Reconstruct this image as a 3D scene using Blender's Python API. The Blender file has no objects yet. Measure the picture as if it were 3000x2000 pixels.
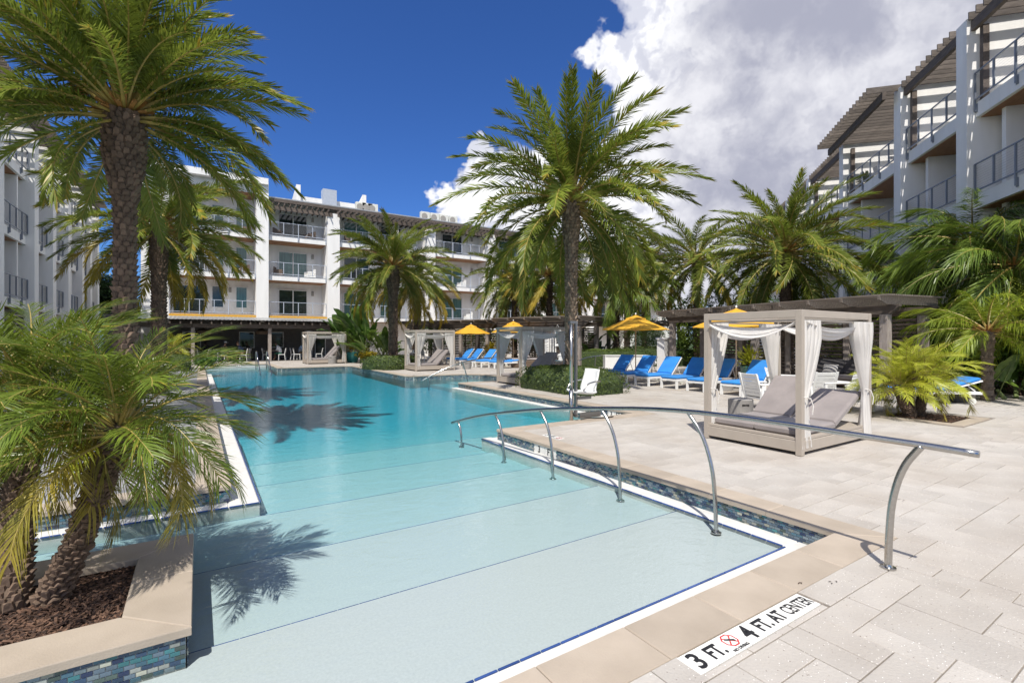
import bpy, bmesh, math, random
from math import sin, cos, pi, radians, atan2, sqrt
from mathutils import Vector, Matrix, noise as mnoise
from mathutils.geometry import tessellate_polygon
S = bpy.context.scene
COL = S.collection
R = random.Random(7)

# ---------------------------------------------------------------- camera
F, CX, HY, HC = 1121., 1176., 776., 1.7
AZ = math.atan2(1742, 1121)
VD = (cos(AZ), sin(AZ)); RT = (sin(AZ), -cos(AZ))
def at(x, d):
    s = (x - CX) / F * d
    return (d * VD[0] + s * RT[0], d * VD[1] + s * RT[1])
def zy(y, d): return HC + (HY - y) / F * d
cam = bpy.data.cameras.new('camera'); co = bpy.data.objects.new('camera', cam); COL.objects.link(co)
co.location = (0, 0, HC); co.rotation_euler = (pi / 2, 0, AZ - pi / 2)
cam.sensor_width = 36; cam.lens = 36 * F / 2352; cam.shift_y = -(784 - HY) / 2352
cam.clip_start = .05; cam.clip_end = 3000
S.camera = co
# ---------------------------------------------------------------- sun, sky, exposure
LD = Vector((.650 * cos(radians(57)), .760 * cos(radians(57)), -sin(radians(57)))).normalized()
sun = bpy.data.lights.new('sun', 'SUN'); so = bpy.data.objects.new('sun', sun); COL.objects.link(so)
sun.energy = 4.1; sun.angle = radians(.53); sun.color = (1, .95, .87)
so.rotation_euler = LD.to_track_quat('-Z', 'Y').to_euler()
S.view_settings.view_transform = 'Standard'; S.view_settings.look = 'None'
S.view_settings.exposure = .42; S.view_settings.gamma = 1; S.view_settings.use_curve_mapping = False
S.render.engine = 'CYCLES'
cy = S.cycles
cy.use_denoising = True; cy.max_bounces = 8; cy.transparent_max_bounces = 16; cy.diffuse_bounces = 4
cy.glossy_bounces = 3; cy.transmission_bounces = 4; cy.volume_bounces = 0; cy.sample_clamp_indirect = 6
cy.caustics_reflective = False; cy.caustics_refractive = False

W = bpy.data.worlds.new('World'); S.world = W; W.use_nodes = True
def build_world():
    nt = W.node_tree; N = nt.nodes; L = nt.links; N.clear()
    out = N.new('ShaderNodeOutputWorld'); bg = N.new('ShaderNodeBackground'); L.new(bg.outputs[0], out.inputs[0])
    bg.inputs[1].default_value = .13
    sky = N.new('ShaderNodeTexSky'); sky.sky_type = 'NISHITA'; sky.sun_disc = False
    sky.sun_elevation = radians(57); sky.sun_rotation = atan2(-LD.x, -LD.y)
    sky.air_density = 1.0; sky.dust_density = .4; sky.ozone_density = 2.2
    tc = N.new('ShaderNodeTexCoord')
    def math_(op, a, b=None, c=None, clamp=False):
        n = N.new('ShaderNodeMath'); n.operation = op; n.use_clamp = clamp
        for i, q in enumerate((a, b, c)):
            if q is None: continue
            if isinstance(q, (int, float)): n.inputs[i].default_value = q
            else: L.new(q, n.inputs[i])
        return n.outputs[0]
    def vmath(op, a, b=None, sc=None):
        n = N.new('ShaderNodeVectorMath'); n.operation = op
        for i, q in enumerate((a, b)):
            if q is None: continue
            if isinstance(q, (tuple, Vector)): n.inputs[i].default_value = q
            else: L.new(q, n.inputs[i])
        if sc is not None: n.inputs['Scale'].default_value = sc
        return n.outputs['Value'] if op in ('DISTANCE', 'DOT_PRODUCT') else n.outputs['Vector']
    def noise(vec, sc, det=6, ro=.55):
        n = N.new('ShaderNodeTexNoise'); n.inputs['Scale'].default_value = sc; n.inputs['Detail'].default_value = det
        n.inputs['Roughness'].default_value = ro; L.new(vec, n.inputs['Vector']); return n
    def smooth(v, a, b):
        n = N.new('ShaderNodeMapRange'); n.interpolation_type = 'SMOOTHSTEP'
        n.inputs[1].default_value = a; n.inputs[2].default_value = b; L.new(v, n.inputs[0]); return n.outputs[0]
    def mixc(f, a, b, bt='MIX'):
        n = N.new('ShaderNodeMix'); n.data_type = 'RGBA'; n.blend_type = bt
        if isinstance(f, (int, float)): n.inputs[0].default_value = f
        else: L.new(f, n.inputs[0])
        for i, q in ((6, a), (7, b)):
            if isinstance(q, tuple): n.inputs[i].default_value = q + (1,)
            else: L.new(q, n.inputs[i])
        return n.outputs[2]
    D = tc.outputs['Generated']
    def dirpx(x, y):
        a = at(x, 1); v = Vector((a[0], a[1], (HY - y) / F)); return v.normalized()
    # deeper, cleaner blue than the raw model
    blue = mixc(1, sky.outputs[0], SKYGAIN, 'MULTIPLY')
    n1 = noise(D, 7, 5, .55); n2 = noise(D, 28, 3, .5)
    d1 = vmath('SCALE', vmath('SUBTRACT', n1.outputs['Color'], (.5, .5, .5)), sc=.22)
    d2 = vmath('SCALE', vmath('SUBTRACT', n2.outputs['Color'], (.5, .5, .5)), sc=.032)
    DD = vmath('ADD', vmath('ADD', D, d1), d2)
    def field(blobs, vec):
        cur = None
        for x, y, r in blobs:
            c = dirpx(x, y); rr = r / F / sqrt(1 + ((x - CX) / F) ** 2 + ((y - HY) / F) ** 2)
            v = math_('SUBTRACT', 1, math_('DIVIDE', vmath('DISTANCE', vec, tuple(c)), rr))
            cur = v if cur is None else math_('MAXIMUM', cur, v)
        return cur
    bw = [(1430, 130, 95), (1500, 60, 110), (1560, -60, 160), (1480, 210, 110), (1590, 170, 150), (1480, 330, 130), (1420, 430, 120),
          (1095, 372, 42), (1060, 440, 58), (1120, 455, 90), (1240, 470, 130), (1330, 520, 150), (1020, 490, 32),
          (1700, 60, 230), (1950, 0, 330), (1750, 330, 320), (2000, 380, 300), (2250, 200, 420), (2500, 500, 500),
          (1600, 480, 180), (1650, 620, 150), (1380, 640, 260), (2700, -300, 700), (2200, -500, 560)]
    fw = field(bw, DD)
    mask = smooth(fw, -.03, .22)
    # cumulus relief: density difference towards the sun
    Ls = (-LD) * .035
    rel1 = noise(vmath('ADD', DD, tuple(Ls)), 9, 4, .52).outputs['Fac']; rel0 = noise(DD, 9, 4, .52).outputs['Fac']
    rel = math_('MULTIPLY', math_('SUBTRACT', rel0, rel1), 3.2)
    grey = field([(1900, 300, 520), (2150, 120, 520), (1800, 560, 330), (1660, 300, 190), (2500, 300, 700), (2300, -400, 700)], vmath('ADD', D, d1))
    gf = smooth(grey, -.05, .42)
    big = noise(D, 3.0, 6, .55).outputs['Fac']
    white = mixc(smooth(math_('ADD', rel, .5), .1, .75), (4.3, 4.4, 5.0), (6.8, 6.8, 6.9))
    gcol = mixc(smooth(math_('ADD', big, math_('MULTIPLY', rel, .10)), .36, .62), (2.5, 2.58, 3.2), (5.2, 5.2, 5.5))
    ccol = mixc(gf, white, gcol)
    # unseen scattered cumulus added to raise ambient fill, outside the clear blue part
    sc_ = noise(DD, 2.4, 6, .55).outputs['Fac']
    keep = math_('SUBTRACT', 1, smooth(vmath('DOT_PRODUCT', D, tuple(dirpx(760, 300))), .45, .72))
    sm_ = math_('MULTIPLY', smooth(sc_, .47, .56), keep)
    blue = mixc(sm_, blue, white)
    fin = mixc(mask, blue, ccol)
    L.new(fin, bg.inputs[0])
SKYGAIN = (.22, .40, .74)
build_world()

# ---------------------------------------------------------------- materials
def mat(name, col, rough=.6, var=.12, scale=6, metal=0, bump=0, bscale=30, col2=None, spec=.5, rnd=0, stretch=None, trans=0, sheen=0):
    m = bpy.data.materials.new(name); m.use_nodes = True
    nt = m.node_tree; N = nt.nodes; L = nt.links
    b = N['Principled BSDF']; out = N['Material Output']
    b.inputs['Roughness'].default_value = rough; b.inputs['Metallic'].default_value = metal
    b.inputs['Specular IOR Level'].default_value = spec
    if sheen: b.inputs['Sheen Weight'].default_value = sheen
    tc = N.new('ShaderNodeTexCoord'); vec = tc.outputs['Object']
    if stretch:
        mp = N.new('ShaderNodeMapping'); mp.inputs['Scale'].default_value = stretch; L.new(vec, mp.inputs[0]); vec = mp.outputs[0]
    no = N.new('ShaderNodeTexNoise'); no.inputs['Scale'].default_value = scale; no.inputs['Detail'].default_value = 5; L.new(vec, no.inputs['Vector'])
    mx = N.new('ShaderNodeMix'); mx.data_type = 'RGBA'
    c2 = col2 or tuple(c * (1 - var) for c in col); c1 = col if col2 else tuple(min(1, c * (1 + var)) for c in col)
    mx.inputs[6].default_value = (*c1, 1); mx.inputs[7].default_value = (*c2, 1)
    cr = N.new('ShaderNodeMapRange'); cr.inputs[1].default_value = .3; cr.inputs[2].default_value = .7; L.new(no.outputs['Fac'], cr.inputs[0])
    L.new(cr.outputs[0], mx.inputs[0]); res = mx.outputs[2]
    if rnd:
        oi = N.new('ShaderNodeObjectInfo'); hs = N.new('ShaderNodeHueSaturation')
        mr = N.new('ShaderNodeMapRange'); mr.inputs[3].default_value = 1 - rnd; mr.inputs[4].default_value = 1 + rnd
        L.new(oi.outputs['Random'], mr.inputs[0]); L.new(mr.outputs[0], hs.inputs['Value']); L.new(res, hs.inputs['Color']); res = hs.outputs[0]
    L.new(res, b.inputs['Base Color'])
    if bump:
        n2 = N.new('ShaderNodeTexNoise'); n2.inputs['Scale'].default_value = bscale; n2.inputs['Detail'].default_value = 4; L.new(vec, n2.inputs['Vector'])
        bp = N.new('ShaderNodeBump'); bp.inputs['Strength'].default_value = bump; bp.inputs['Distance'].default_value = .02
        L.new(n2.outputs['Fac'], bp.inputs['Height']); L.new(bp.outputs[0], b.inputs['Normal'])
    if trans:
        t = N.new('ShaderNodeBsdfTranslucent'); L.new(res, t.inputs[0]); ms = N.new('ShaderNodeMixShader'); ms.inputs[0].default_value = trans
        L.new(b.outputs[0], ms.inputs[1]); L.new(t.outputs[0], ms.inputs[2]); L.new(ms.outputs[0], out.inputs[0])
    m['res'] = 0
    return m
def leafmat(name, col, col2, rough=.42, tr=.3, nscale=1.3):
    m = mat(name, col, rough=rough, scale=nscale, col2=col2, rnd=.28, trans=tr, spec=.45)
    return m

# ---------------------------------------------------------------- mesh helpers
class MB:
    def __init__(s): s.v = []; s.f = []; s.m = []; s.cm = 0
    def add(s, vs, fs, mi=None):
        o = len(s.v); s.v += [tuple(q) for q in vs]; s.f += [tuple(i + o for i in f) for f in fs]; s.m += [s.cm if mi is None else mi] * len(fs); return s
    def box(s, x0, x1, y0, y1, z0, z1, M=None, mi=None, bev=0):
        if bev:
            b = min(bev, (x1-x0)*.45, (y1-y0)*.45, (z1-z0)*.45)
            vs = []
            for (zz, ins) in ((z0, b), (z0 + b, 0), (z1 - b, 0), (z1, b)):
                for (xa, ya, sx, sy) in ((x0, y0, 1, 1), (x1, y0, -1, 1), (x1, y1, -1, -1), (x0, y1, 1, -1)):
                    xx = xa + sx * ins; yy = ya + sy * ins
                    vs.append((xx, yy, zz))
            fs = [(3, 2, 1, 0), (12, 13, 14, 15)]
            for k in range(3):
                for j in range(4):
                    a = k * 4 + j; bb = k * 4 + (j + 1) % 4; fs.append((a, bb, bb + 4, a + 4))
        else:
            vs = [(x, y, z) for z in (z0, z1) for x, y in ((x0, y0), (x1, y0), (x1, y1), (x0, y1))]
            fs = [(3, 2, 1, 0), (4, 5, 6, 7), (0, 1, 5, 4), (1, 2, 6, 5), (2, 3, 7, 6), (3, 0, 4, 7)]
        if M is not None: vs = [M @ Vector(q) for q in vs]
        return s.add(vs, fs, mi)
    def bar(s, a, b, w, h=None, mi=None, up=(0, 0, 1), bev=0):
        a = Vector(a); b = Vector(b); d = b - a; ln = d.length
        if ln < 1e-6: return s
        h = h or w; x = d / ln; u = Vector(up)
        if abs(x.dot(u)) > .98: u = Vector((1, 0, 0))
        y = u.cross(x).normalized(); z = x.cross(y)
        M = Matrix((( x.x, y.x, z.x, a.x), (x.y, y.y, z.y, a.y), (x.z, y.z, z.z, a.z), (0, 0, 0, 1)))
        return s.box(0, ln, -w / 2, w / 2, -h / 2, h / 2, M, mi, bev)
    def tube(s, pts, r, n=8, cap=True, mi=None):
        pts = [Vector(p) for p in pts]; rs = r if isinstance(r, (list, tuple)) else [r] * len(pts)
        vs = []; fs = []; prev = None
        for i, p in enumerate(pts):
            t = (pts[min(i + 1, len(pts) - 1)] - pts[max(i - 1, 0)]).normalized()
            if prev is None:
                u = Vector((0, 0, 1)) if abs(t.z) < .9 else Vector((1, 0, 0)); x = u.cross(t).normalized()
            else:
                x = (prev - t * prev.dot(t)).normalized()
            prev = x; y = t.cross(x)
            for k in range(n):
                a = 2 * pi * k / n; vs.append(p + (x * cos(a) + y * sin(a)) * rs[i])
        for i in range(len(pts) - 1):
            for k in range(n):
                a = i * n + k; b = i * n + (k + 1) % n; fs.append((a, b, b + n, a + n))
        if cap: fs += [tuple(range(n - 1, -1, -1)), tuple(range((len(pts) - 1) * n, len(pts) * n))]
        return s.add(vs, fs, mi)
    def lathe(s, prof, n=20, c=(0, 0, 0), mi=None, caps=True):
        vs = []; fs = []
        for r, z in prof:
            for k in range(n):
                a = 2 * pi * k / n; vs.append((c[0] + r * cos(a), c[1] + r * sin(a), c[2] + z))
        for i in range(len(prof) - 1):
            for k in range(n):
                a = i * n + k; b = i * n + (k + 1) % n; fs.append((a, b, b + n, a + n))
        if caps: fs += [tuple(range(n - 1, -1, -1)), tuple(range((len(prof) - 1) * n, len(prof) * n))]
        return s.add(vs, fs, mi)
    def grid(s, fn, nu, nv, mi=None):
        vs = [fn(i / nu, j / nv) for j in range(nv + 1) for i in range(nu + 1)]
        fs = [(j * (nu + 1) + i, j * (nu + 1) + i + 1, (j + 1) * (nu + 1) + i + 1, (j + 1) * (nu + 1) + i) for j in range(nv) for i in range(nu)]
        return s.add(vs, fs, mi)
    def mesh(s, name, mats, smooth=False):
        me = bpy.data.meshes.new(name); me.from_pydata(s.v, [], s.f)
        for m in (mats if isinstance(mats, (list, tuple)) else [mats]): me.materials.append(m)
        if any(s.m): me.polygons.foreach_set('material_index', s.m)
        if smooth: me.polygons.foreach_set('use_smooth', [True] * len(s.f))
        me.update(); return me
    def ob(s, name, mats, parent=None, loc=(0, 0, 0), rot=(0, 0, 0), smooth=False, **kw):
        return inst(name, s.mesh(name, mats, smooth), parent, loc, rot, **kw)
def inst(name, me, parent=None, loc=(0, 0, 0), rot=(0, 0, 0), scale=None, **kw):
    o = bpy.data.objects.new(name, me); COL.objects.link(o); o.location = loc; o.rotation_euler = rot
    if scale is not None: o.scale = scale if isinstance(scale, (tuple, list)) else (scale,) * 3
    if parent: o.parent = parent
    for k, v in kw.items():
        if v is not None: o[k] = v
    return o
def thing(name, label, cat, loc=(0, 0, 0), rz=0, group=None):
    o = bpy.data.objects.new(name, None); COL.objects.link(o); o.empty_display_size = .2
    o.location = loc; o.rotation_euler = (0, 0, rz); o['label'] = label; o['category'] = cat
    if group: o['group'] = group
    return o
def dup(root, loc, rz, label=None, group=None):
    def cp(o, par):
        c = o.copy(); COL.objects.link(c); c.parent = par
        for ch in list(o.children): cp(ch, c)
        return c
    r = cp(root, None); r.location = loc; r.rotation_euler = (0, 0, rz)
    if label: r['label'] = label
    if group: r['group'] = group
    return r
def L3(p, z=0): return (p[0], p[1], z)
# ---------------------------------------------------------------- material set
def paver_mat(name, tiled):
    m = mat(name, (.475, .445, .405), rough=.8, scale=2.2, col2=(.40, .372, .338), rnd=.065, bump=.25, bscale=60, spec=.3)
    nt = m.node_tree; N = nt.nodes; L = nt.links; b = N['Principled BSDF']
    src = b.inputs['Base Color'].links[0].from_socket
    tc = N.new('ShaderNodeNewGeometry')
    cur = src
    for sc, th, c, ch in ((34, .15, (.20, .17, .15, 1), .38), (52, .17, (.92, .9, .86, 1), .42), (90, .2, (.32, .28, .25, 1), .4)):
        vo = N.new('ShaderNodeTexVoronoi'); vo.inputs['Scale'].default_value = sc; L.new(tc.outputs['Position'], vo.inputs['Vector'])
        lt = N.new('ShaderNodeMapRange'); lt.inputs[1].default_value = th; lt.inputs[2].default_value = th * .6; L.new(vo.outputs['Distance'], lt.inputs[0])
        sp = N.new('ShaderNodeSeparateColor'); L.new(vo.outputs['Color'], sp.inputs[0])
        g = N.new('ShaderNodeMath'); g.operation = 'LESS_THAN'; g.inputs[1].default_value = ch; L.new(sp.outputs[0], g.inputs[0])
        k = N.new('ShaderNodeMath'); k.operation = 'MULTIPLY'; L.new(lt.outputs[0], k.inputs[0]); L.new(g.outputs[0], k.inputs[1])
        mx = N.new('ShaderNodeMix'); mx.data_type = 'RGBA'; mx.inputs[7].default_value = c; L.new(k.outputs[0], mx.inputs[0]); L.new(cur, mx.inputs[6]); cur = mx.outputs[2]
    # broad stains
    st = N.new('ShaderNodeTexNoise'); st.inputs['Scale'].default_value = .7; st.inputs['Detail'].default_value = 6; L.new(tc.outputs['Position'], st.inputs['Vector'])
    sm = N.new('ShaderNodeMapRange'); sm.inputs[1].default_value = .42; sm.inputs[2].default_value = .7; sm.inputs[3].default_value = 0; sm.inputs[4].default_value = .42; L.new(st.outputs['Fac'], sm.inputs[0])
    mx = N.new('ShaderNodeMix'); mx.data_type = 'RGBA'; mx.inputs[7].default_value = (.30, .245, .19, 1); L.new(sm.outputs[0], mx.inputs[0]); L.new(cur, mx.inputs[6]); cur = mx.outputs[2]
    if tiled:
        br = N.new('ShaderNodeTexBrick'); br.inputs['Scale'].default_value = 1; br.inputs['Brick Width'].default_value = .41; br.inputs['Row Height'].default_value = .205
        br.inputs['Mortar Size'].default_value = .006; br.inputs['Color1'].default_value = (1, 1, 1, 1); br.inputs['Color2'].default_value = (.9, .9, .9, 1); br.inputs['Mortar'].default_value = (.35, .32, .3, 1)
        L.new(tc.outputs['Position'], br.inputs['Vector'])
        mx = N.new('ShaderNodeMix'); mx.data_type = 'RGBA'; mx.blend_type = 'MULTIPLY'; mx.inputs[0].default_value = 1; L.new(cur, mx.inputs[6]); L.new(br.outputs['Color'], mx.inputs[7]); cur = mx.outputs[2]
    L.new(cur, b.inputs['Base Color'])
    return m
M_pav = paver_mat('paver concrete', False); M_deck = paver_mat('deck paving', True)
M_joint = mat('paver joint sand', (.22, .19, .16), rough=.95, var=.3, scale=20)
M_cope = mat('coping stone', (.43, .365, .295), rough=.7, scale=2.5, col2=(.35, .295, .235), rnd=.06, bump=.12, bscale=80, spec=.3)
M_ledge = mat('white plaster ledge', (.62, .61, .58), rough=.65, var=.08, scale=9, bump=.1, bscale=60)
M_plas = mat('pool plaster', (.475, .51, .515), rough=.8, scale=55, col2=(.425, .46, .465), spec=.2, bump=.1, bscale=40)
M_navy = mat('navy glazed tile', (.035, .075, .23), rough=.2, var=.3, scale=8, rnd=.2)
M_grout = mat('grout', (.42, .43, .42), rough=.9, var=.15, scale=20)
TC = [(.022, .035, .085), (.035, .065, .12), (.06, .13, .18), (.05, .17, .19), (.16, .21, .24), (.26, .28, .26), (.10, .14, .18), (.07, .10, .09), (.34, .35, .29)]
M_tiles = [mat('glass mosaic', c, rough=.18, var=.25, scale=14, rnd=.25) for c in TC]
M_mulch = mat('bark mulch', (.055, .032, .022), rough=.95, var=.5, scale=30, col2=(.02, .012, .01), rnd=.4)
M_soil = mat('planting soil', (.06, .045, .03), rough=.95, var=.4, scale=8, bump=.6, bscale=20)
M_grass = mat('lawn ground', (.05, .09, .025), rough=.95, var=.4, scale=4, bump=.5, bscale=30)
M_steel = mat('brushed steel', (.46, .45, .43), rough=.2, metal=1, var=.08, scale=40)
M_steel2 = mat('dull steel', (.33, .33, .33), rough=.35, metal=1, var=.1, scale=30)
M_black = mat('black lettering', (.012, .012, .014), rough=.5, var=.2)
M_red = mat('red print', (.55, .03, .03), rough=.5)
M_wtile = mat('white ceramic marker', (.76, .75, .71), rough=.3, var=.06, scale=12)
M_ltile = mat('grey marble deck tile', (.40, .39, .40), rough=.35, scale=3, col2=(.26, .27, .29), rnd=.25)

# ---------------------------------------------------------------- ground, deck, pool
POOL = [(-4.2, 2.04), (4.7, 2.04), (4.7, 7.8), (8.35, 7.8), (8.35, 16.75), (11.3, 16.75), (11.45, 17.6), (11.35, 19.2), (11.1, 20.1), (10.5, 20.65), (9.4, 20.75), (8.1, 20.75), (7.85, 21.1),
        (7.85, 30.2), (7.55, 30.5), (4.0, 30.5), (3.8, 30.7), (3.8, 35.9), (.3, 35.9), (.3, 6.5), (-4.2, 6.5)]
SPAC = at(1262, 23.6); SPAR = 1.75
SPA = [(SPAC[0] + SPAR * cos(a * pi / 12), SPAC[1] + SPAR * sin(a * pi / 12)) for a in range(24)]
def inpoly(p, poly):
    c = False; j = len(poly) - 1
    for i in range(len(poly)):
        (xi, yi), (xj, yj) = poly[i], poly[j]
        if (yi > p[1]) != (yj > p[1]) and p[0] < (xj - xi) * (p[1] - yi) / (yj - yi) + xi: c = not c
        j = i
    return c
def sheet(name, outer, holes, z, m, **kw):
    polys = [[Vector((*p, 0)) for p in outer]] + [[Vector((*p, 0)) for p in h] for h in holes]
    tris = tessellate_polygon(polys); pts = [p for pl in polys for p in pl]
    fs = []
    for t in tris:
        a, b, c = (pts[i] for i in t)
        fs.append(t if (b - a).cross(c - a).z > 0 else (t[0], t[2], t[1]))
    mb = MB(); mb.add([(p.x, p.y, z) for p in pts], fs); return mb.ob(name, m, **kw)
DK = [(-14, -9), (44, -9), (44, 58), (-14, 58)]
sheet('ground', [(-500, -500), (500, -500), (500, 700), (-500, 700)], [DK], -.03, M_grass, kind='structure')
deck = sheet('pool_deck', DK, [POOL, SPA], -.012, M_deck, kind='structure')
mb = MB()
n = len(POOL)
for i in range(n):
    a = POOL[i]; b = POOL[(i + 1) % n]; mb.add([(*a, -.02), (*b, -.02), (*b, -1.6), (*a, -1.6)], [(0, 1, 2, 3)])
# stepped floor: tread edges and heights as seen through the water
WZ, LZ = -.205, -.19
TV = [(2.0, 3.6, -.238), (3.6, 4.87, -.275), (4.87, 6.24, -.33), (6.24, 7.68, -.38), (7.68, 9.14, -.42)]
for v0, v1, z in TV: mb.box(-4.25, 12, v0, v1, -1.6, z)
FZ = [(9.14, -.48), (12.5, -.64), (20, -.56), (29, -.48), (34.4, -.44)]
mb.grid(lambda s, t: (-4.25 + 16.25 * s, FZ[round(t * 4)][0], FZ[round(t * 4)][1]), 1, 4)
mb.box(-4.25, 12, 34.4, 36, -1.6, -.26)
# inlet steps by the spa side
for k in range(3): mb.box(8.9 + .8 * k, 12, 16.7, 20.8, -1.6, -.42 + .06 * k)
basin = mb.ob('pool_basin', M_plas, kind='structure')
# inlet ledges of white plaster with navy trim
mb = MB()
for x0, x1, y0, y1 in ((-4.2, 4.7, 2.03, 2.38), (4.5, 4.71, 2.38, 8.05), (4.71, 8.34, 7.79, 8.0), (.29, .60, 6.33, 30), (-4.2, .29, 6.33, 6.51), (8.15, 8.36, 8.0, 16.9)):
    mb.box(x0, x1, y0, y1, -1.58, LZ if x0 != 4.71 else LZ - .0003, bev=.012)
ledge = mb.ob('pool_ledge', M_ledge, kind='structure')
mb = MB(); mb.box(-.072, .072, -.0075, .0075, -.014, .0005, bev=.003); mt = mb.mesh('trim_tile', M_navy)
def trims(a, b, nx, ny):
    a = Vector((*a, 0)); b = Vector((*b, 0)); d = b - a; k = int(d.length / .152)
    for i in range(k):
        p = a + d * ((i + .5) / k)
        inst('trim_tile', mt, ledge, (p.x + nx * .0085, p.y + ny * .0085, LZ - .0005), (0, 0, atan2(d.y, d.x)))
trims((4.49, 2.38), (-1.0, 2.38), 0, 1); trims((4.5, 2.41), (4.5, 8.05), -1, 0); trims((.60, 6.33), (-2.2, 6.33), 0, -1); trims((.60, 6.34), (.60, 12), 1, 0)
# navy nosing strips on the tread edges, 15 cm tiles with thin gaps
mb = MB()
for (v0, v1, z), last in zip(TV, (0, 0, 0, 0, 1)):
    x = .0
    x0, x1 = (-4.2 if v1 < 6.3 else .60), 4.5
    if v1 > 8: x1 = 8.1
    k = int((x1 - x0) / .152)
    for i in range(k):
        a = x0 + (x1 - x0) * i / k; mb.box(a + .002, a + .150, v1 - .004, v1 + .002, z - .04, z + .002)
mb.ob('step_nosing', M_navy, basin, kind='stuff')

# water: a body of clear water with true absorption
def water_mat():
    m = bpy.data.materials.new('pool water'); m.use_nodes = True; nt = m.node_tree; N = nt.nodes; L = nt.links; N.clear()
    out = N.new('ShaderNodeOutputMaterial'); tr = N.new('ShaderNodeBsdfTransparent'); gl = N.new('ShaderNodeBsdfGlossy'); gl.inputs['Roughness'].default_value = .02
    mx = N.new('ShaderNodeMixShader'); fr = N.new('ShaderNodeFresnel'); fr.inputs['IOR'].default_value = 1.33
    g = N.new('ShaderNodeNewGeometry')
    def ns(sc, st):
        mp = N.new('ShaderNodeMapping'); mp.inputs['Scale'].default_value = st; mp.inputs['Rotation'].default_value = (0, 0, .5); L.new(g.outputs['Position'], mp.inputs[0])
        n = N.new('ShaderNodeTexNoise'); n.inputs['Scale'].default_value = sc; n.inputs['Detail'].default_value = 3; n.inputs['Distortion'].default_value = .6; L.new(mp.outputs[0], n.inputs['Vector']); return n.outputs['Fac']
    a = ns(3.0, (1, 1.6, 1)); b = ns(14, (1, 1.7, 1))
    ad = N.new('ShaderNodeMath'); ad.operation = 'MULTIPLY_ADD'; ad.inputs[1].default_value = .26; L.new(b, ad.inputs[0]); L.new(a, ad.inputs[2])
    bp = N.new('ShaderNodeBump'); bp.inputs['Strength'].default_value = 1; bp.inputs['Distance'].default_value = .011; L.new(ad.outputs[0], bp.inputs['Height'])
    L.new(bp.outputs[0], gl.inputs['Normal']); L.new(bp.outputs[0], fr.inputs['Normal'])
    L.new(fr.outputs[0], mx.inputs[0]); L.new(tr.outputs[0], mx.inputs[1]); L.new(gl.outputs[0], mx.inputs[2]); L.new(mx.outputs[0], out.inputs['Surface'])
    va = N.new('ShaderNodeVolumeAbsorption'); va.inputs['Density'].default_value = .86; va.inputs['Color'].default_value = (.01, .862, .97, 1); L.new(va.outputs[0], out.inputs['Volume'])
    return m
M_water = water_mat()
def prism(name, poly, z0, z1, m, **kw):
    n = len(poly); mb = MB()
    tr = tessellate_polygon([[Vector((*p, 0)) for p in poly]])
    P = [Vector((*p, 0)) for p in poly]
    up = [t if (P[t[1]] - P[t[0]]).cross(P[t[2]] - P[t[0]]).z > 0 else (t[0], t[2], t[1]) for t in tr]
    vs = [(*p, z1) for p in poly] + [(*p, z0) for p in poly]
    fs = up + [(a + n, c + n, b + n) for a, b, c in up] + [(i, i + n, (i + 1) % n + n, (i + 1) % n) for i in range(n)]
    mb.add(vs, fs); return mb.ob(name, m, **kw)
prism('pool_water', [(p[0] * 1.0, p[1]) for p in POOL], -1.7, WZ, M_water, kind='structure')
mb = MB(); mb.lathe([(SPAR - .01, -.02), (SPAR - .01, -.62), (.02, -.62)], 24, (*SPAC, 0), caps=False); mb.ob('spa_basin', M_plas, kind='structure')
prism('spa_water', SPA, -.7, -.1, M_water, kind='structure')

# coping stones: one object each
coping = bpy.data.objects.new('pool_coping', None); COL.objects.link(coping); coping['kind'] = 'structure'
def stone(quad, t=.045, z=.002):
    mb = MB(); c = Vector((sum(q[0] for q in quad) / 4, sum(q[1] for q in quad) / 4, 0))
    b = .007; vs = []
    for zz, ins in ((-t, 0), (-b, 0), (0, b)):
        for q in quad:
            d = (c - Vector((*q, 0))); d = d.normalized() * (ins * 1.4 + .002); vs.append((q[0] + d.x - c.x, q[1] + d.y - c.y, zz))
    fs = [(3, 2, 1, 0), (8, 9, 10, 11)] + [(k * 4 + j, k * 4 + (j + 1) % 4, k * 4 + 4 + (j + 1) % 4, k * 4 + 4 + j) for k in (0, 1) for j in range(4)]
    mb.add(vs, fs); return mb.ob('coping_stone', M_cope, coping, (c.x, c.y, z))
def run(a, b, out, w=.32, seg=.62, m0=0, m1=0):
    """coping along a->b; 'out' points to the deck, m0/m1 mitre offsets of the outer corners"""
    a = Vector((*a, 0)); b = Vector((*b, 0)); o = Vector((*out, 0)) * w; d = b - a; L_ = d.length; u = d / L_; k = max(1, round(L_ / seg))
    lip = Vector((*out, 0)) * -.025
    for i in range(k):
        p0 = a + u * (L_ * i / k); p1 = a + u * (L_ * (i + 1) / k)
        q0 = p0 + o - (u * m0 if i == 0 else u * 0); q1 = p1 + o + (u * m1 if i == k - 1 else u * 0)
        q = [p0 + lip, p1 + lip, q1, q0]; q = [(v.x, v.y) for v in q]
        if (Vector(q[1]) - Vector(q[0])).cross(Vector(q[2]) - Vector(q[0])) < 0: q.reverse()
        stone(q)
cw = .32
run((-3, 2.04), (4.67, 2.04), (0, -1), m1=cw); run((4.7, 2.04), (4.7, 7.8), (1, 0), m0=cw, m1=-cw)
run((4.7, 7.8), (8.35, 7.8), (0, -1), m0=-cw, m1=cw); run((8.35, 7.8), (8.35, 16.75), (1, 0), m0=cw, m1=-cw, seg=.75)
run((8.35, 16.75), (11.3, 16.75), (0, -1), m0=-cw, seg=.75)
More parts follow.
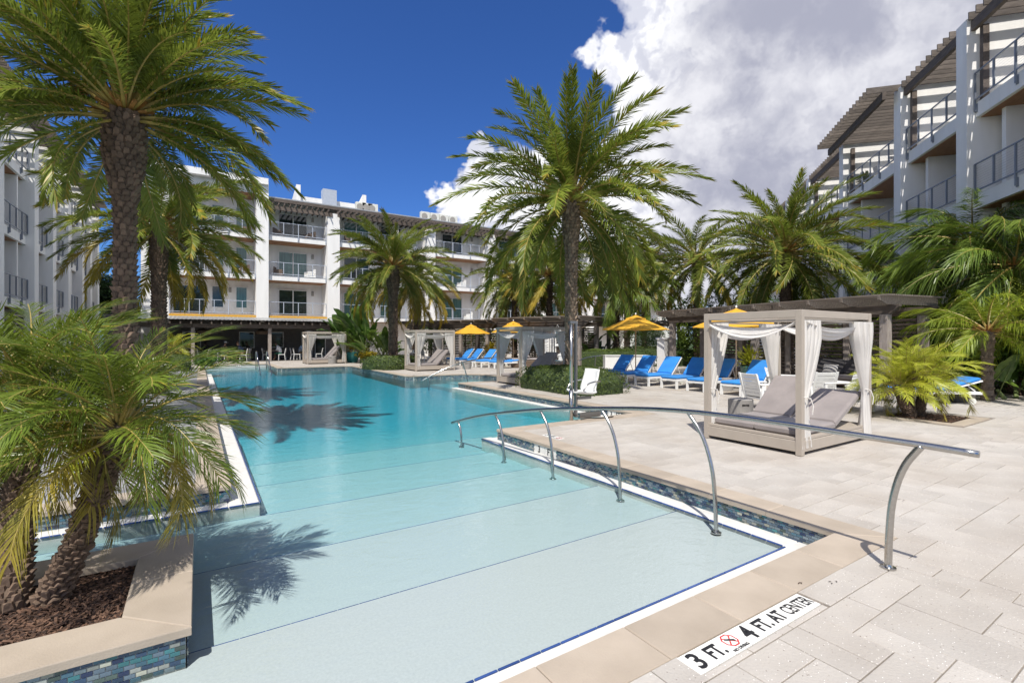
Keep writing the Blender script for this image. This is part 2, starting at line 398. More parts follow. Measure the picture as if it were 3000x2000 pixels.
for i in range(5, 12): 
    a, b = POOL[i], POOL[i + 1]; d = Vector((b[0] - a[0], b[1] - a[1])).normalized(); run(a, b, (d.y, -d.x), seg=1)
run((7.85, 21.1), (7.85, 30.2), (1, 0), seg=.9); run((7.55, 30.5), (4.0, 30.5), (0, 1), seg=.9); run((7.85, 30.2), (7.55, 30.5), (.707, .707), seg=1, m0=.13, m1=.13); run((4.0, 30.5), (3.8, 30.7), (.707, .707))
run((3.8, 30.7), (3.8, 35.9), (1, 0), seg=1.2, m1=cw); run((3.8, 35.9), (.3, 35.9), (0, 1), seg=1.2, m0=cw, m1=cw); run((.3, 35.9), (.3, 6.5), (-1, 0), m1=-cw, m0=cw, seg=.75)
run((.3, 6.5), (-4.2, 6.5), (0, 1), m0=-cw)
for i in range(24):
    a, b = SPA[i], SPA[(i + 1) % 24]; d = Vector((b[0] - a[0], b[1] - a[1])).normalized(); run(a, b, (d.y, -d.x), w=.25, m0=.033, m1=.033)

# waterline mosaic: nearest 300 tiles single, the rest of a band joined
TW, TH = .052, .0265
mb = MB(); mb.box(-TW / 2 + .0025, TW / 2 - .0025, -.004, .003, -TH / 2 + .0022, TH / 2 - .0022); ME_t = [mb.mesh('mosaic_tile', m) for m in M_tiles]
def band(parent, a, b, z1, rows, near, skip=None):
    """mosaic on the vertical wall a->b (face is to the right of a->b)"""
    a = Vector((*a, 0)); b = Vector((*b, 0)); d = b - a; L_ = d.length; u = d / L_; nrm = Vector((u.y, -u.x, 0)); rz = atan2(u.y, u.x)
    mb = MB(); mb.add([a + Vector((0, 0, z1)) + nrm * .003, b + Vector((0, 0, z1)) + nrm * .003, b + Vector((0, 0, z1 - rows * TH - .02)) + nrm * .003, a + Vector((0, 0, z1 - rows * TH - .02)) + nrm * .003], [(3, 2, 1, 0)])
    mb.ob('grout_bed', M_grout, parent)
    lst = []
    for r in range(rows):
        k = int(L_ / TW)
        for i in range(k + 1):
            s = L_ - (i + (0 if r % 2 else .5)) * TW; hw = 1
            if s > L_ - .01: s = L_ - TW / 4; hw = .5
            if s < TW / 2 or (skip and skip[0] < s < skip[1]): continue
            lst.append((hw, a + u * s + nrm * .005 + Vector((0, 0, z1 - (r + .5) * TH))))
    lst.sort(key=lambda q: (q[1] - Vector((0, 0, HC))).length)
    rest = MB()
    for i, (hw, p) in enumerate(lst):
        c = R.choice((0, 1, 1, 2, 2, 3, 4, 4, 5, 6, 6, 7, 8))
        if i < near: inst('mosaic_tile', ME_t[c], parent, p, (0, 0, rz), (hw, 1, 1))
        else:
            q = [p + u * sx * (TW * hw / 2 - .0025) + nrm * .003 + Vector((0, 0, sz * (TH / 2 - .0022))) for sx, sz in ((-1, -1), (1, -1), (1, 1), (-1, 1))]
            rest.add(q, [(0, 1, 2, 3)], mi=c)
    if rest.f: rest.ob('mosaic_band', M_tiles, parent, kind='stuff')
def wallroot(nm):
    o = bpy.data.objects.new(nm, None); COL.objects.link(o); o['kind'] = 'structure'; return o
wr = wallroot('pool_wall_right'); band(wr, (4.7, 7.8), (4.7, 2.05), -.043, 6, 300, skip=(7.8 - 6.62, 7.8 - 6.02))
wr2 = wallroot('pool_wall_inlet'); band(wr2, (8.35, 16.75), (8.35, 7.8), -.043, 6, 0, skip=(8.05, 8.5)); band(wr2, (8.35, 7.8), (4.72, 7.8), -.043, 6, 0)
wl = wallroot('pool_wall_left'); band(wl, (-3.6, 6.5), (.3, 6.5), -.043, 6, 290); band(wl, (.3, 6.5), (.3, 30), -.043, 6, 0)
wf = wallroot('pool_wall_far')
for i in range(4, 17): band(wf, POOL[i + 1], POOL[i], -.043, 6, 0) if i < 12 else band(wf, POOL[i + 1], POOL[i], -.043, 6, 0)

# paving: random ashlar of stone pavers on a 20 cm grid, open joints
CELL = .205
def pav_mesh(w, h):
    mb = MB(); mb.box(-w * CELL / 2 + .003, w * CELL / 2 - .003, -h * CELL / 2 + .003, h * CELL / 2 - .003, -.012, 0, bev=.004); return mb.mesh('paver', M_pav)
KINDS = [(2, 1), (3, 2), (2, 2), (1, 2), (1, 1), (3, 1), (2, 3)]; PM = {k: pav_mesh(*k) for k in KINDS}
PYG = (12.4, 3.2, 14.1, 4.8); OX, OY = 5.025, 1.72   # grid origin at the outer coping corner
def cellok(i, j):
    u = OX + (i + .5) * CELL; v = OY + (j + .5) * CELL; e = CELL / 2
    if v > OY and (u - e < 5.01 if v < 7.48 else u - e < 8.66): return False
    if PYG[0] - e < u < PYG[2] + e and PYG[1] - e < v < PYG[3] + e: return False
    if j == -1 and 2.1 < u < 3.37: return False
    d = u * VD[0] + v * VD[1]; s = u * RT[0] + v * RT[1]
    return not (d < -.5 or d > 19 or abs(s) > max(d, 0) * 1.25 + 2.5)
occ = {}; good = []
for j in range(-25, 56):
    for i in range(-38, 55):
        if (i, j) in occ or not cellok(i, j): continue
        opts = [k for k in ((2, 1), (2, 1), (2, 1), (3, 2), (2, 2), (3, 2), (1, 2), (3, 1), (2, 3)) if all((i + a, j + c) not in occ and cellok(i + a, j + c) for a in range(k[0]) for c in range(k[1]))]
        k = R.choice(opts) if opts else (1, 1)
        for a in range(k[0]):
            for c in range(k[1]): occ[(i + a, j + c)] = 1
        u = OX + (i + k[0] / 2) * CELL; v = OY + (j + k[1] / 2) * CELL
        d = u * VD[0] + v * VD[1]; s = u * RT[0] + v * RT[1]; good.append((d if d > 2.2 and abs(s) < d * 1.06 + .2 else 50 + d, u, v, k))
good.sort(); rest = MB()
for i, (d, u, v, k) in enumerate(good):
    z = -.001 + R.uniform(-.0018, .0018)
    if i < 300: inst('paver', PM[k], deck, (u, v, z), (R.uniform(-.002, .002), R.uniform(-.002, .002), R.uniform(-.002, .002)))
    else: rest.box(u - k[0] * CELL / 2 + .0035, u + k[0] * CELL / 2 - .0035, v - k[1] * CELL / 2 + .0035, v + k[1] * CELL / 2 - .0035, -.012, z - .0005)
rest.ob('paver_field', M_pav, deck, kind='stuff')
for a, bb in ((2.125, 2.53), (2.535, 2.94), (2.945, 3.355)):
    mb = MB(); mb.box(a + .002, bb - .002, 1.518, 1.553, -.012, -.001, bev=.003); mb.ob('paver', M_pav, deck)
mb = MB(); mb.add([(4.99, -3.4, -.0095), (16, -3.4, -.0095), (16, 13, -.0095), (8.7, 13, -.0095), (8.7, 7.45, -.0095), (4.99, 7.45, -.0095), (-2.5, -3.4, -.0095), (-2.5, 1.72, -.0095), (4.99, 1.72, -.0095)],
                  [(0, 1, 2, 3, 4, 5), (6, 0, 8, 7)]); mb.ob('joint_sand', M_joint, deck)

# left terrace of grey marble tiles behind the foreground palms
mb = MB(); mb.box(-.225, .225, -.145, .145, -.012, 0, bev=.003); ML = mb.mesh('marble_tile', M_ltile)
terr = sheet('left_terrace', [(-6, 6.83), (-.03, 6.83), (-.03, 33), (-6, 33)], [], -.0085, M_ltile, kind='structure')
cnt = 0
for j in range(22):
    for i in range(12):
        inst('marble_tile', ML, terr, (-.26 - .456 * i - (.2 if j % 2 else 0), 6.98 + .297 * j, .0), (0, 0, 0))

# ---------------------------------------------------------------- planter in the pool
pl = thing('pool_planter', 'tan stone planter with mosaic sides standing in the shallow water, bark mulch inside', 'planter', (0, 0, 0))
mb = MB(); mb.box(-3.2, -.06, 3.45, 5.02, -1.5, -.075); mb.ob('planter_wall', M_grout, pl)
for q in (((-1.2, 3.42), (-.03, 3.42), (-.39, 3.77), (-1.2, 3.77)), ((-.03, 3.42), (-.03, 4.24), (-.39, 4.24), (-.39, 3.77)), ((-.03, 4.24), (-.03, 5.05), (-.39, 4.70), (-.39, 4.24)),
          ((-1.2, 4.70), (-.39, 4.70), (-.03, 5.05), (-1.2, 5.05)), ((-2.4, 3.42), (-1.2, 3.42), (-1.2, 3.77), (-2.4, 3.77)), ((-2.4, 4.70), (-1.2, 4.70), (-1.2, 5.05), (-2.4, 5.05))):
    o = stone(list(q), t=.05, z=.012); o.parent = pl
band(pl, (-2.6, 3.447), (-.06, 3.447), -.04, 7, 230); band(pl, (-.057, 3.45), (-.057, 5.02), -.04, 7, 70); band(pl, (-.06, 5.023), (-2.6, 5.023), -.04, 7, 0)
mb = MB(); mb.add([(-3.1, 3.7, -.06), (-.36, 3.7, -.06), (-.36, 4.76, -.06), (-3.1, 4.76, -.06)], [(0, 1, 2, 3)]); mb.ob('mulch_bed', M_mulch, pl)
# bark chips
def chips(parent, x0, x1, y0, y1, z, n, sz=.03, keep=None):
    mb = MB()
    for i in range(n):
        x, y = R.uniform(x0, x1), R.uniform(y0, y1)
        if keep and not keep(x, y): continue
        l = sz * R.uniform(.6, 1.9); w = sz * R.uniform(.2, .5); h = .006
        M = Matrix.Translation((x, y, z + R.uniform(0, .02))) @ Matrix.Rotation(R.uniform(0, 6.3), 4, 'Z') @ Matrix.Rotation(R.uniform(-.5, .5), 4, 'Y') @ Matrix.Rotation(R.uniform(-.5, .5), 4, 'X')
        mb.box(-l / 2, l / 2, -w / 2, w / 2, -h / 2, h / 2, M, mi=R.randrange(3))
    mb.ob('bark_chips', MCH, parent, kind='stuff')
MCH = [mat('bark chip', c, rough=.9, var=.3, scale=20) for c in ((.09, .048, .03), (.045, .026, .019), (.15, .085, .055))]
chips(pl, -1.6, -.4, 3.78, 4.69, -.055, 4200)

# ---------------------------------------------------------------- depth markers
def text_mesh(txt, size, name='lettering', off=.0, narrow=1):
    cu = bpy.data.curves.new('t', 'FONT'); cu.body = txt; cu.size = size; cu.align_x = 'CENTER'; cu.align_y = 'CENTER'; cu.extrude = .0006; cu.offset = off; cu.resolution_u = 3
    o = bpy.data.objects.new('t', cu); COL.objects.link(o); dg = bpy.context.evaluated_depsgraph_get(); me = bpy.data.meshes.new_from_object(o.evaluated_get(dg))
    bpy.data.objects.remove(o); me.name = name
    for v in me.vertices: v.co.x *= narrow
    me.materials.clear(); me.materials.append(M_black); return me
def marker_tile(root, x, w, txt, size, off=.004, narrow=.85, h=.152):
    mb = MB(); mb.box(-w / 2 + .0028, w / 2 - .0028, -h / 2 + .001, h / 2 - .001, -.012, 0, bev=.002); t = mb.ob('marker_tile', M_wtile, root, (x, 0, 0))
    if txt: inst('lettering', text_mesh(txt, size, off=off, narrow=narrow), t, (0, -.004, .0012))
    return t
def nodive(root, x, s=1):
    t = marker_tile(root, x, .152 * s, None, 0)
    mb = MB()
    for i in range(8):
        a0, a1 = (i + .5) * pi / 4, (i + 1.5) * pi / 4; r0, r1 = .045, .054
        mb.add([(r0 * cos(a0), r0 * sin(a0) + .014, .0008), (r1 * cos(a0), r1 * sin(a0) + .014, .0008), (r1 * cos(a1), r1 * sin(a1) + .014, .0008), (r0 * cos(a1), r0 * sin(a1) + .014, .0008)], [(0, 1, 2, 3)])
    for sg in (1, -1):
        M = Matrix.Translation((0, .014, .001)) @ Matrix.Rotation(sg * pi / 4, 4, 'Z'); mb.box(-.046, .046, -.004, .004, 0, .0004, M)
    mb.ob('prohibition_ring', M_red, t)
    mb = MB()  # diving figure
    mb.tube([(-.028, .030, .002), (-.008, .018, .002), (.014, .006, .002), (.026, -.006, .002)], [.0035, .005, .005, .003], 6); mb.lathe([(.001, 0), (.006, .001), (.001, .002)], 8, (.022, .004, .002))
    mb.ob('diver_figure', M_black, t)
    inst('lettering', text_mesh('NO DIVING', .027, off=.0008, narrow=.95), t, (0, -.058, .0012))
mk = thing('depth_marker', 'white deck tile strip with 3 FT. and 4 FT. AT CENTER beside the near coping', 'depth marker', (2.135, 1.632, .002))
x = .076
for txt, w, sz in (('3', .152, .165), ('FT.', .152, .13), (None, .152, 0), ('4', .152, .165), ('FT.', .152, .13), ('AT', .152, .125), ('CENTER', .305, .125)):
    x += (w - .152) / 2
    if txt is None: nodive(mk, x)
    else: marker_tile(mk, x, w, txt, sz, narrow=.6 if len(txt) > 3 else .74 if len(txt) > 1 else .95, off=.0015 if len(txt) > 3 else .004)
    x += .076 + w / 2
mk2 = thing('depth_marker', 'white tile panel reading 3 FT. set in the mosaic of the right pool wall', 'depth marker', (4.692, 6.32, -.118))
mk2.rotation_euler = (pi / 2, 0, -pi / 2)
marker_tile(mk2, -.15, .29, '3', .15, h=.145); marker_tile(mk2, .15, .29, 'FT.', .15, h=.145)
mk3 = thing('depth_marker', 'white tile panel reading 3 FT. in the inlet wall behind the pool lift', 'depth marker', (8.342, 8.45, -.118))
mk3.rotation_euler = (pi / 2, 0, -pi / 2)
marker_tile(mk3, -.11, .21, '3', .15, h=.14); marker_tile(mk3, .11, .21, 'FT', .15, h=.14)
for (u, v, txt, lb) in ((8.342, 15.9, '3 FT 4 FT', 'white depth tile in the mosaic wall at the tip of the hedge peninsula'), (7.842, 22.4, '3 FT 4 FT', 'white depth tile in the pool wall below the second cabana'), (7.842, 28.6, '4 FT', 'white depth tile in the far right pool wall near the alcove')):
    o = thing('depth_marker', lb, 'depth marker', (u, v, -.118)); o.rotation_euler = (pi / 2, 0, -pi / 2); marker_tile(o, 0, .62 if len(txt) > 5 else .3, txt, .13, h=.14, narrow=.9)
o = thing('depth_marker', 'row of white depth tiles in the far alcove wall of the pool', 'depth marker', (1.7, 35.89, -.085)); o.rotation_euler = (pi / 2, 0, 0)
for i in range(6): marker_tile(o, -.55 + .22 * i, .16, 'FT 4 NO 4 FT 3'.split()[i], .1, h=.12)
o = thing('depth_marker', 'deck tiles reading 3 FT. upside down on the promontory beside the rail', 'depth marker', (5.15, 6.75, .002), pi / 2 * -1)
marker_tile(o, -.1, .152, '3', .15); marker_tile(o, .055, .152, 'FT.', .12); nodive(o, .21)
# ---------------------------------------------------------------- buildings
M_stuc = mat('white stucco', (.86, .85, .83), rough=.85, scale=.9, col2=(.76, .75, .725), stretch=(2.5, 2.5, .35), bump=.08, bscale=50, spec=.2)
M_wood = mat('weathered timber', (.15, .12, .10), rough=.85, scale=3, col2=(.07, .056, .047), stretch=(1, 6, 6), rnd=.25, bump=.3, bscale=14)
M_woodp = mat('brown grey plank', (.15, .125, .105), rough=.85, scale=3, col2=(.08, .066, .056), stretch=(6, 1, 6), rnd=.3, bump=.3, bscale=14)
M_woodg = mat('grey weathered timber', (.33, .29, .26), rough=.85, scale=3, col2=(.19, .16, .14), stretch=(6, 6, 1), rnd=.2, bump=.3, bscale=14)
M_soff = mat('cedar soffit', (.38, .19, .085), rough=.6, scale=4, col2=(.24, .11, .05), stretch=(1, 8, 1))
M_rail = mat('grey railing paint', (.42, .46, .53), rough=.4, var=.06, spec=.5)
M_raild = mat('shade darkened railing grey', (.19, .215, .26), rough=.4, var=.06, spec=.5)  # railing grey of the side wings with their shade put into the colour
M_frame = mat('white window frame', (.74, .74, .72), rough=.5, var=.04)
M_glass = mat('dark window glass', (.035, .055, .052), rough=.03, scale=1.5, col2=(.012, .018, .018), spec=.7)
M_glasst = mat('green tinted glass with curtain', (.10, .20, .19), rough=.05, scale=2.5, col2=(.05, .11, .105), spec=.7, stretch=(8, 8, .3))
M_dark = mat('dark interior', (.028, .026, .025), rough=.8, var=.3)
M_metalroof = mat('galvanised roof', (.45, .46, .46), rough=.4, metal=.6, var=.12, scale=4)
M_yel = mat('yellow fabric', (.82, .46, .035), rough=.8, var=.06, scale=8, trans=.25)
M_lamp = mat('wall lamp metal', (.33, .31, .28), rough=.5)
M_ac = mat('air conditioner casing', (.68, .68, .62), rough=.5, var=.05)
M_wicker = mat('brown wicker', (.11, .075, .05), rough=.8, var=.3, scale=40, bump=.4, bscale=60)
M_white = mat('white painted aluminium', (.78, .78, .76), rough=.35, var=.03)

FL = [3.55, 6.75, 9.95, 12.75]   # floor levels
class Wing:
    """one building wing in its own frame: x along the facade, y into the building, z up"""
    def __init__(s, name, label, loc, rz, rail=None): s.r = thing(name, label, 'hotel building', loc, rz); s.shared = {}; s.rail = rail or M_rail
    def box(s, nm, m, *a, bev=0): mb = MB(); mb.box(*a, bev=bev); return mb.ob(nm, m, s.r)
    def railing(s, x0, x1, z, y=-.06, ends=()):
        mb = MB(); h = 1.03
        mb.bar((x0, y, z + h), (x1, y, z + h), .05, .04); mb.bar((x0, y, z + .10), (x1, y, z + .10), .045, .045)
        o = mb.ob('balcony_railing', s.rail, s.r)
        n = max(2, round((x1 - x0) / 1.0)); 
        for i in range(n + 1):
            x = x0 + (x1 - x0) * i / n
            key = 'post' + str(i % 2)
            if key not in s.shared:
                q = MB(); q.box(-.025, .025, -.035, .02, (-.30 if i % 2 == 0 else .10), h - .02)
                if i % 2 == 0: q.box(-.05, .05, .02, .06, -.34, -.05)
                s.shared[key] = q.mesh('post', s.rail)
            inst('post', s.shared[key], o, (min(max(x, x0 + .03), x1 - .03), y, z))
        mb = MB()
        for k in range(10): mb.bar((x0, y, z + .18 + k * .085), (x1, y, z + .18 + k * .085), .0045)
        mb.ob('cable', M_steel2, o)
    def slider(s, x, w, z, y, h=2.25, g=None):
        key = ('sl', w, h)
        if key not in s.shared:
            q = MB(); t = .07
            for a, b, c, d in ((-w/2, -w/2 + t, 0, h), (w/2 - t, w/2, 0, h), (-t/2, t/2, .06, h - t), (-w/2 + t, w/2 - t, h - t, h), (-w/2 + t, w/2 - t, 0, .06)): q.box(a, b, -.07, .03, c, d)
            s.shared[key] = q.mesh('sliding_door', M_frame)
            for nm, m in (('a', M_glass), ('b', M_glasst)):
                q = MB(); q.box(-w/4 + t * .75, w/4 - t * .75, -.02, 0, .06, h - t); s.shared[key + (nm,)] = q.mesh('pane', m)
        o = inst('sliding_door', s.shared[key], s.r, (x, y, z))
        kind = g or R.choice('aab'); 
        for sx in (-1, 1): inst('pane', s.shared[key + (kind,)], o, (sx * w / 4, -.02 + .015 * sx, 0))
        return o
    def window(s, x, z, y, w=.85, h=1.55, g=None):
        key = ('wi', w, h)
        if key not in s.shared:
            q = MB(); t = .06
            for a, b, c, d in ((-w/2, -w/2 + t, 0, h), (w/2 - t, w/2, 0, h), (-w/2 + t, w/2 - t, h - t, h), (-w/2 + t, w/2 - t, 0, t)): q.box(a, b, -.06, .03, c, d)
            q.box(-w/2 - .05, w/2 + .05, -.09, .02, -.05, -.002)
            s.shared[key] = q.mesh('window', M_frame)
            for nm, m in (('a', M_glass), ('b', M_glasst)):
                q = MB(); q.box(-w/2 + t, w/2 - t, -.02, 0, t, h - t); s.shared[key + (nm,)] = q.mesh('pane', m)
        o = inst('window', s.shared[key], s.r, (x, y, z)); inst('pane', s.shared[key + (g or R.choice('ab'),)], o, (0, -.01, 0))
    def lamp(s, x, z, y):
        if 'lamp' not in s.shared: q = MB(); q.box(-.09, .09, -.13, 0, -.2, .2, bev=.01); q.box(-.06, .06, -.15, -.13, -.15, .15); s.shared['lamp'] = q.mesh('wall_lamp', M_lamp)
        inst('wall_lamp', s.shared['lamp'], s.r, (x, y, z))
    def slab(s, x0, x1, z, dep=1.9, proj=.0, th=.42):
        s.box('balcony_slab', M_stuc, x0, x1, -proj, dep, z - th, z)
        s.box('soffit', M_soff, x0 + .02, x1 - .02, -proj + .13, dep, z - th - .02, z - th - .002)
    def pergola(s, x0, x1, z, out=1.1, back=1.5, n=None, plank=.2, gap=.2):
        """roof-level pergola: beam in front, planks across"""
        s.box('pergola_beam', M_wood, x0, x1, -out * .55, -out * .55 + .14, z - .32, z - .02)
        key = ('pl', out, back)
        if key not in s.shared: q = MB(); q.box(-.022, .022, -out, back, 0, .19, bev=.004); s.shared[key] = q.mesh('pergola_plank', M_wood)
        x = x0 + .1
        while x < x1: inst('pergola_plank', s.shared[key], s.r, (x, 0, z), (0, 0, 0)); x += gap
        for x in (x0 + .12, x1 - .12): s.box('pergola_post', M_wood, x - .08, x + .08, .06, .22, FL[2], z - .03)

# ---- back wing, parallel to the far pool edge
YB = 43.3
bw = Wing('back_hotel_wing', 'long white four storey hotel wing behind the pool with balconies and yellow edged ledge', (-3.4, YB, 0), 0)
DEP = 1.9; XE = 58
bw.box('wall', M_stuc, 0, XE, DEP, 14, 0, 12.9)
bw.box('end_wall', M_stuc, 0, 1.62, -.02, DEP - .002, 0, 14.2)
# the taller corner bay with two wide windows and a roof overhang
bw.box('wall', M_stuc, 0, 8.2, DEP + .003, 10, 12.9, 14.5)
bw.box('roof', M_stuc, -.3, 8.05, -.75, 10, 13.72, 14.2)
bw.box('soffit', M_soff, 1.65, 7.2, -.2, DEP, 13.0, 13.04); bw.box('balcony_slab', M_stuc, 1.63, 7.2, -.05, DEP - .003, 13.045, 13.7)
cols = [7.24, 12.55, 21.55, 28.2, 34.9, 41.6, 48.3, 55]
for i, x in enumerate(cols):
    w = .86 if i == 0 else (1.0 if i < 2 else .8)
    bw.box('column', M_stuc, x, x + w, -.45, DEP - .003, 2.95 if i < 2 else 0, 14.0 if i == 0 else 12.2)
bays = [(1.62, 7.24)] + [(cols[i] + (.86 if i == 0 else 1.0 if i < 2 else .8), cols[i + 1]) for i in range(len(cols) - 1)]
for bi, (x0, x1) in enumerate(bays):
    for li, z in enumerate(FL[:3]):
        bw.slab(x0 + .003, x1 - .003, z, dep=DEP - .004, proj=.1)
        bw.railing(x0 + .02, x1 - .02, z, y=-.16)
        c = (x0 + x1) / 2
        if bi == 0:
            if li < 2: bw.slider(x0 + 1.2, 2.1, z, DEP - .03, g='a')
            else: bw.slider(x0 + 1.3, 2.1, z, DEP - .03)
            bw.window(x0 + 3.1, z + .55, DEP - .03, h=1.75, g='b' if li else 'a'); bw.window(x0 + 4.75, z + .55, DEP - .03, h=1.75, g='b'); 
            if li < 2: bw.lamp(x0 + 3.95, z + 2.0, DEP)
        else:
            bw.slider(c - .1 if x1 - x0 < 6 else x0 + 2.0, 2.3, z, DEP - .03, g='b' if li == 1 and bi == 1 else None)
            if x1 - x0 > 6: bw.slider(x0 + 5.2, 2.1, z, DEP - .03)
            if x1 - x0 > 6: bw.box('partition', M_stuc, c + 1.25, c + 1.45, .3, DEP - .003, z + .003, z + 2.7)
            bw.lamp(x1 - .75 if x1 - x0 < 6 else c + .2, z + 2.0, DEP)
    if bi > 0: bw.pergola(x0 - .25, x1 + .4, 12.22, out=.95 if bi % 2 else 1.5, back=DEP - .1, gap=.42 if bi < 2 else .45)
    if bi > 0: bw.box('roof_fascia', M_wood, x0 - .9, x1 + .1, -.2 + .003 * bi, -.02, 12.62, 12.86)
bw.box('ledge_cover', M_yel, bays[0][0], bays[0][1], -.32, -.105, FL[0] - .24, FL[0] - .1); bw.box('ledge_cover', M_yel, bays[1][0], bays[1][1], -.32, -.105, FL[0] - .24, FL[0] - .1)
bw.box('roof', M_metalroof, 8.2, XE, -.1, 14, 12.905, 13.0)
for x in (0.4, 4.2, 8.6): bw.box('expansion_joint', M_lamp, x, x + .004, -.4, -.3, 3, 3.02)
# roof-top stair head with raised corners
rh = thing('roof_parapet_house', 'small white roof box with raised end walls on the back wing', 'roof structure', (7.6, YB + 3.5, 13.0))
mb = MB(); mb.box(0, 5.6, 0, 3, 0, 1.35); mb.ob('wall', M_stuc, rh)
mb = MB()
for x in (-.3, 5.5): mb.add([(x, -.3, 0), (x + .35, -.3, 0), (x + .35, 2.2, 0), (x, 2.2, 0), (x, -.3, 2.25), (x + .35, -.3, 2.25), (x + .35, 2.2, 1.4), (x, 2.2, 1.4)], [(0, 3, 2, 1), (4, 5, 6, 7), (0, 1, 5, 4), (1, 2, 6, 5), (2, 3, 7, 6), (3, 0, 4, 7)])
mb.ob('raised_end', M_stuc, rh)
mb = MB(); mb.box(1.9, 3.1, -.5, .3, 0, 2.2); mb.ob('vent_stack', M_rail, rh)
# air conditioners on the roof edge
def acunit(lbl, px, grp):
    a = at(px, 43.5 / (VD[1] - (px - CX) / F * .5411)); t = thing('air_conditioner', lbl, 'air conditioner', (a[0], YB + 1.3, 13.0), 0, grp)
    mb = MB(); mb.box(-.45, .45, -.18, .18, 0, .85, bev=.02); mb.ob('casing', M_ac, t)
    mb = MB(); mb.lathe([(.3, 0), (.3, .02), (.27, .025)], 16); mb.ob('fan_grille', M_lamp, t, (-.1, -.181, .43), (pi / 2, 0, 0))
    mb = MB(); mb.box(-.4, -.3, -.2, .2, -.1, -.001); mb.box(.3, .4, -.2, .2, -.1, -.001); mb.ob('foot', M_lamp, t); t.location.z += .1
for i, px in enumerate((836, 851, 864)): acunit(['leftmost','middle','rightmost'][i] + ' cream air conditioner of the three on the roof left of the mid palm crown', px, 'air conditioners on the roof above the mid palm')
for i, px in enumerate((986, 1008, 1029, 1051)): acunit(['leftmost', 'second', 'third', 'rightmost'][i] + ' cream air conditioner of the four on the roof below the small cloud', px, 'air conditioners on the roof below the cloud')

# ---- left wing
lw = Wing('left_hotel_wing', 'white hotel wing on the left edge with shaded balconies and stepped columns', (-7.3, 22, 0), pi / 2, M_raild)
XL = 30.5
lw.box('wall', M_stuc, -12, XL, 1.9, 11, 0, 13)
cols = [-9.6, -4.4, .8, 6.2, 11.5, 15.2, 19.1, 23.5, 26.6, 29.8]
for x in cols: lw.box('column', M_stuc, x, x + .75, -.42, 1.897, 0, 12.9)
for i in range(len(cols) - 1):
    x0, x1 = cols[i] + .75, cols[i + 1]
    for z in FL[:3]:
        lw.slab(x0 + .003, x1 - .003, z, dep=1.894, proj=.1); lw.railing(x0 + .02, x1 - .02, z, y=-.16)
        lw.slider((x0 + x1) / 2, min(2.2, (x1 - x0) - .4), z, 1.87)
    if x1 - x0 > 3: lw.box('partition', M_stuc, x1 - 1.0, x1 - .8, .0, 1.89, FL[0], FL[2] - .45)
    lw.pergola(x0 - .2, x1 + .3, 12.35, out=1.0, back=1.6, gap=.24)
lw.box('roof', M_metalroof, -12, XL, 1.6, 11, 13.003, 13.1)
lw.box('wall', M_stuc, 26, XL, 1.903, 10, 13.1, 14.3)
# ground-level louvre screens under the left wing balconies
key = MB(); key.box(-1.6, 1.6, -.015, .015, -.055, .055); ms = key.mesh('louvre_slat', M_woodg)
for xx in (2.6, 11.2):
    lv = lw.box('louvre_screen', M_dark, xx - 1.65, xx + 1.65, -.02, .02, .1, 2.9)
    for k in range(14): inst('louvre_slat', ms, lv, (xx, -.045, .3 + k * .19), (-.5, 0, 0))

# ---- right wing, turned 49 degrees to the pool
RA = radians(41.4)
RP = Vector((27.1, 8.73, 0)); RE = Vector((cos(RA), sin(RA), 0))
org = RP + RE * 34      # x runs back towards the camera: local +x = -RE
rwg = Wing('right_hotel_wing', 'shaded white hotel wing on the right with timber pergolas on its top balconies', (org.x, org.y, 0), RA + pi, M_raild)
# local x of world point RP + RE*t is 34 - t
rwg.box('wall', M_stuc, -2, 46, 2.2, 12, 0, 12.9)
cols = [-1.5, 4, 9.5, 15, 20.6, 27.0, 33.75, 38.5, 43.2]
for i, x in enumerate(cols): rwg.box('column', M_stuc, x, x + .62, -.62, 2.197, 0, 12.95)
for i in range(len(cols) - 1):
    x0, x1 = cols[i] + .62, cols[i + 1]
    for z in FL[:3]:
        rwg.slab(x0 + .003, x1 - .003, z, dep=2.19, proj=.35, th=.5); rwg.railing(x0 + .02, x1 - .02, z, y=-.40)
        rwg.slider((x0 + x1) / 2, min(2.2, (x1 - x0) - .4), z, 2.17)
    rwg.box('partition', M_stuc, x0 + .6, x0 + .8, .05, 2.19, FL[0], FL[1] - .52); rwg.box('partition', M_stuc, x0 + .6, x0 + .8, .05, 2.19, FL[1], FL[2] - .52)
    proj = i in (1, 5)
    yb = -1.25 if proj else -.5
    rwg.box('pergola_beam', M_wood, x0 - (.5 if proj else .02), x1 + (.45 if proj else .02), yb, yb + .15, 12.5, 12.85)
    key = 'rpl%d' % proj
    if key not in rwg.shared: q = MB(); q.box(-.022, .022, -1.85 if proj else -.62, 2.15, 0, .28, bev=.004); rwg.shared[key] = q.mesh('pergola_plank', M_woodp)
    x = x0 - (.3 if proj else -.1)
    while x < x1 + (.4 if proj else -.05): inst('pergola_plank', rwg.shared[key], rwg.r, (x, 0, 12.855)); x += .40
    for x in (x0 + .2, x1 - .2): rwg.box('pergola_post', M_wood, x - .09, x + .09, -.3, -.12, FL[2] + .003, 12.55)
    rwg.box('privacy_screen_post', M_woodg, x1 - .75, x1 - .6, .2, .35, FL[2] + .003, 12.5)

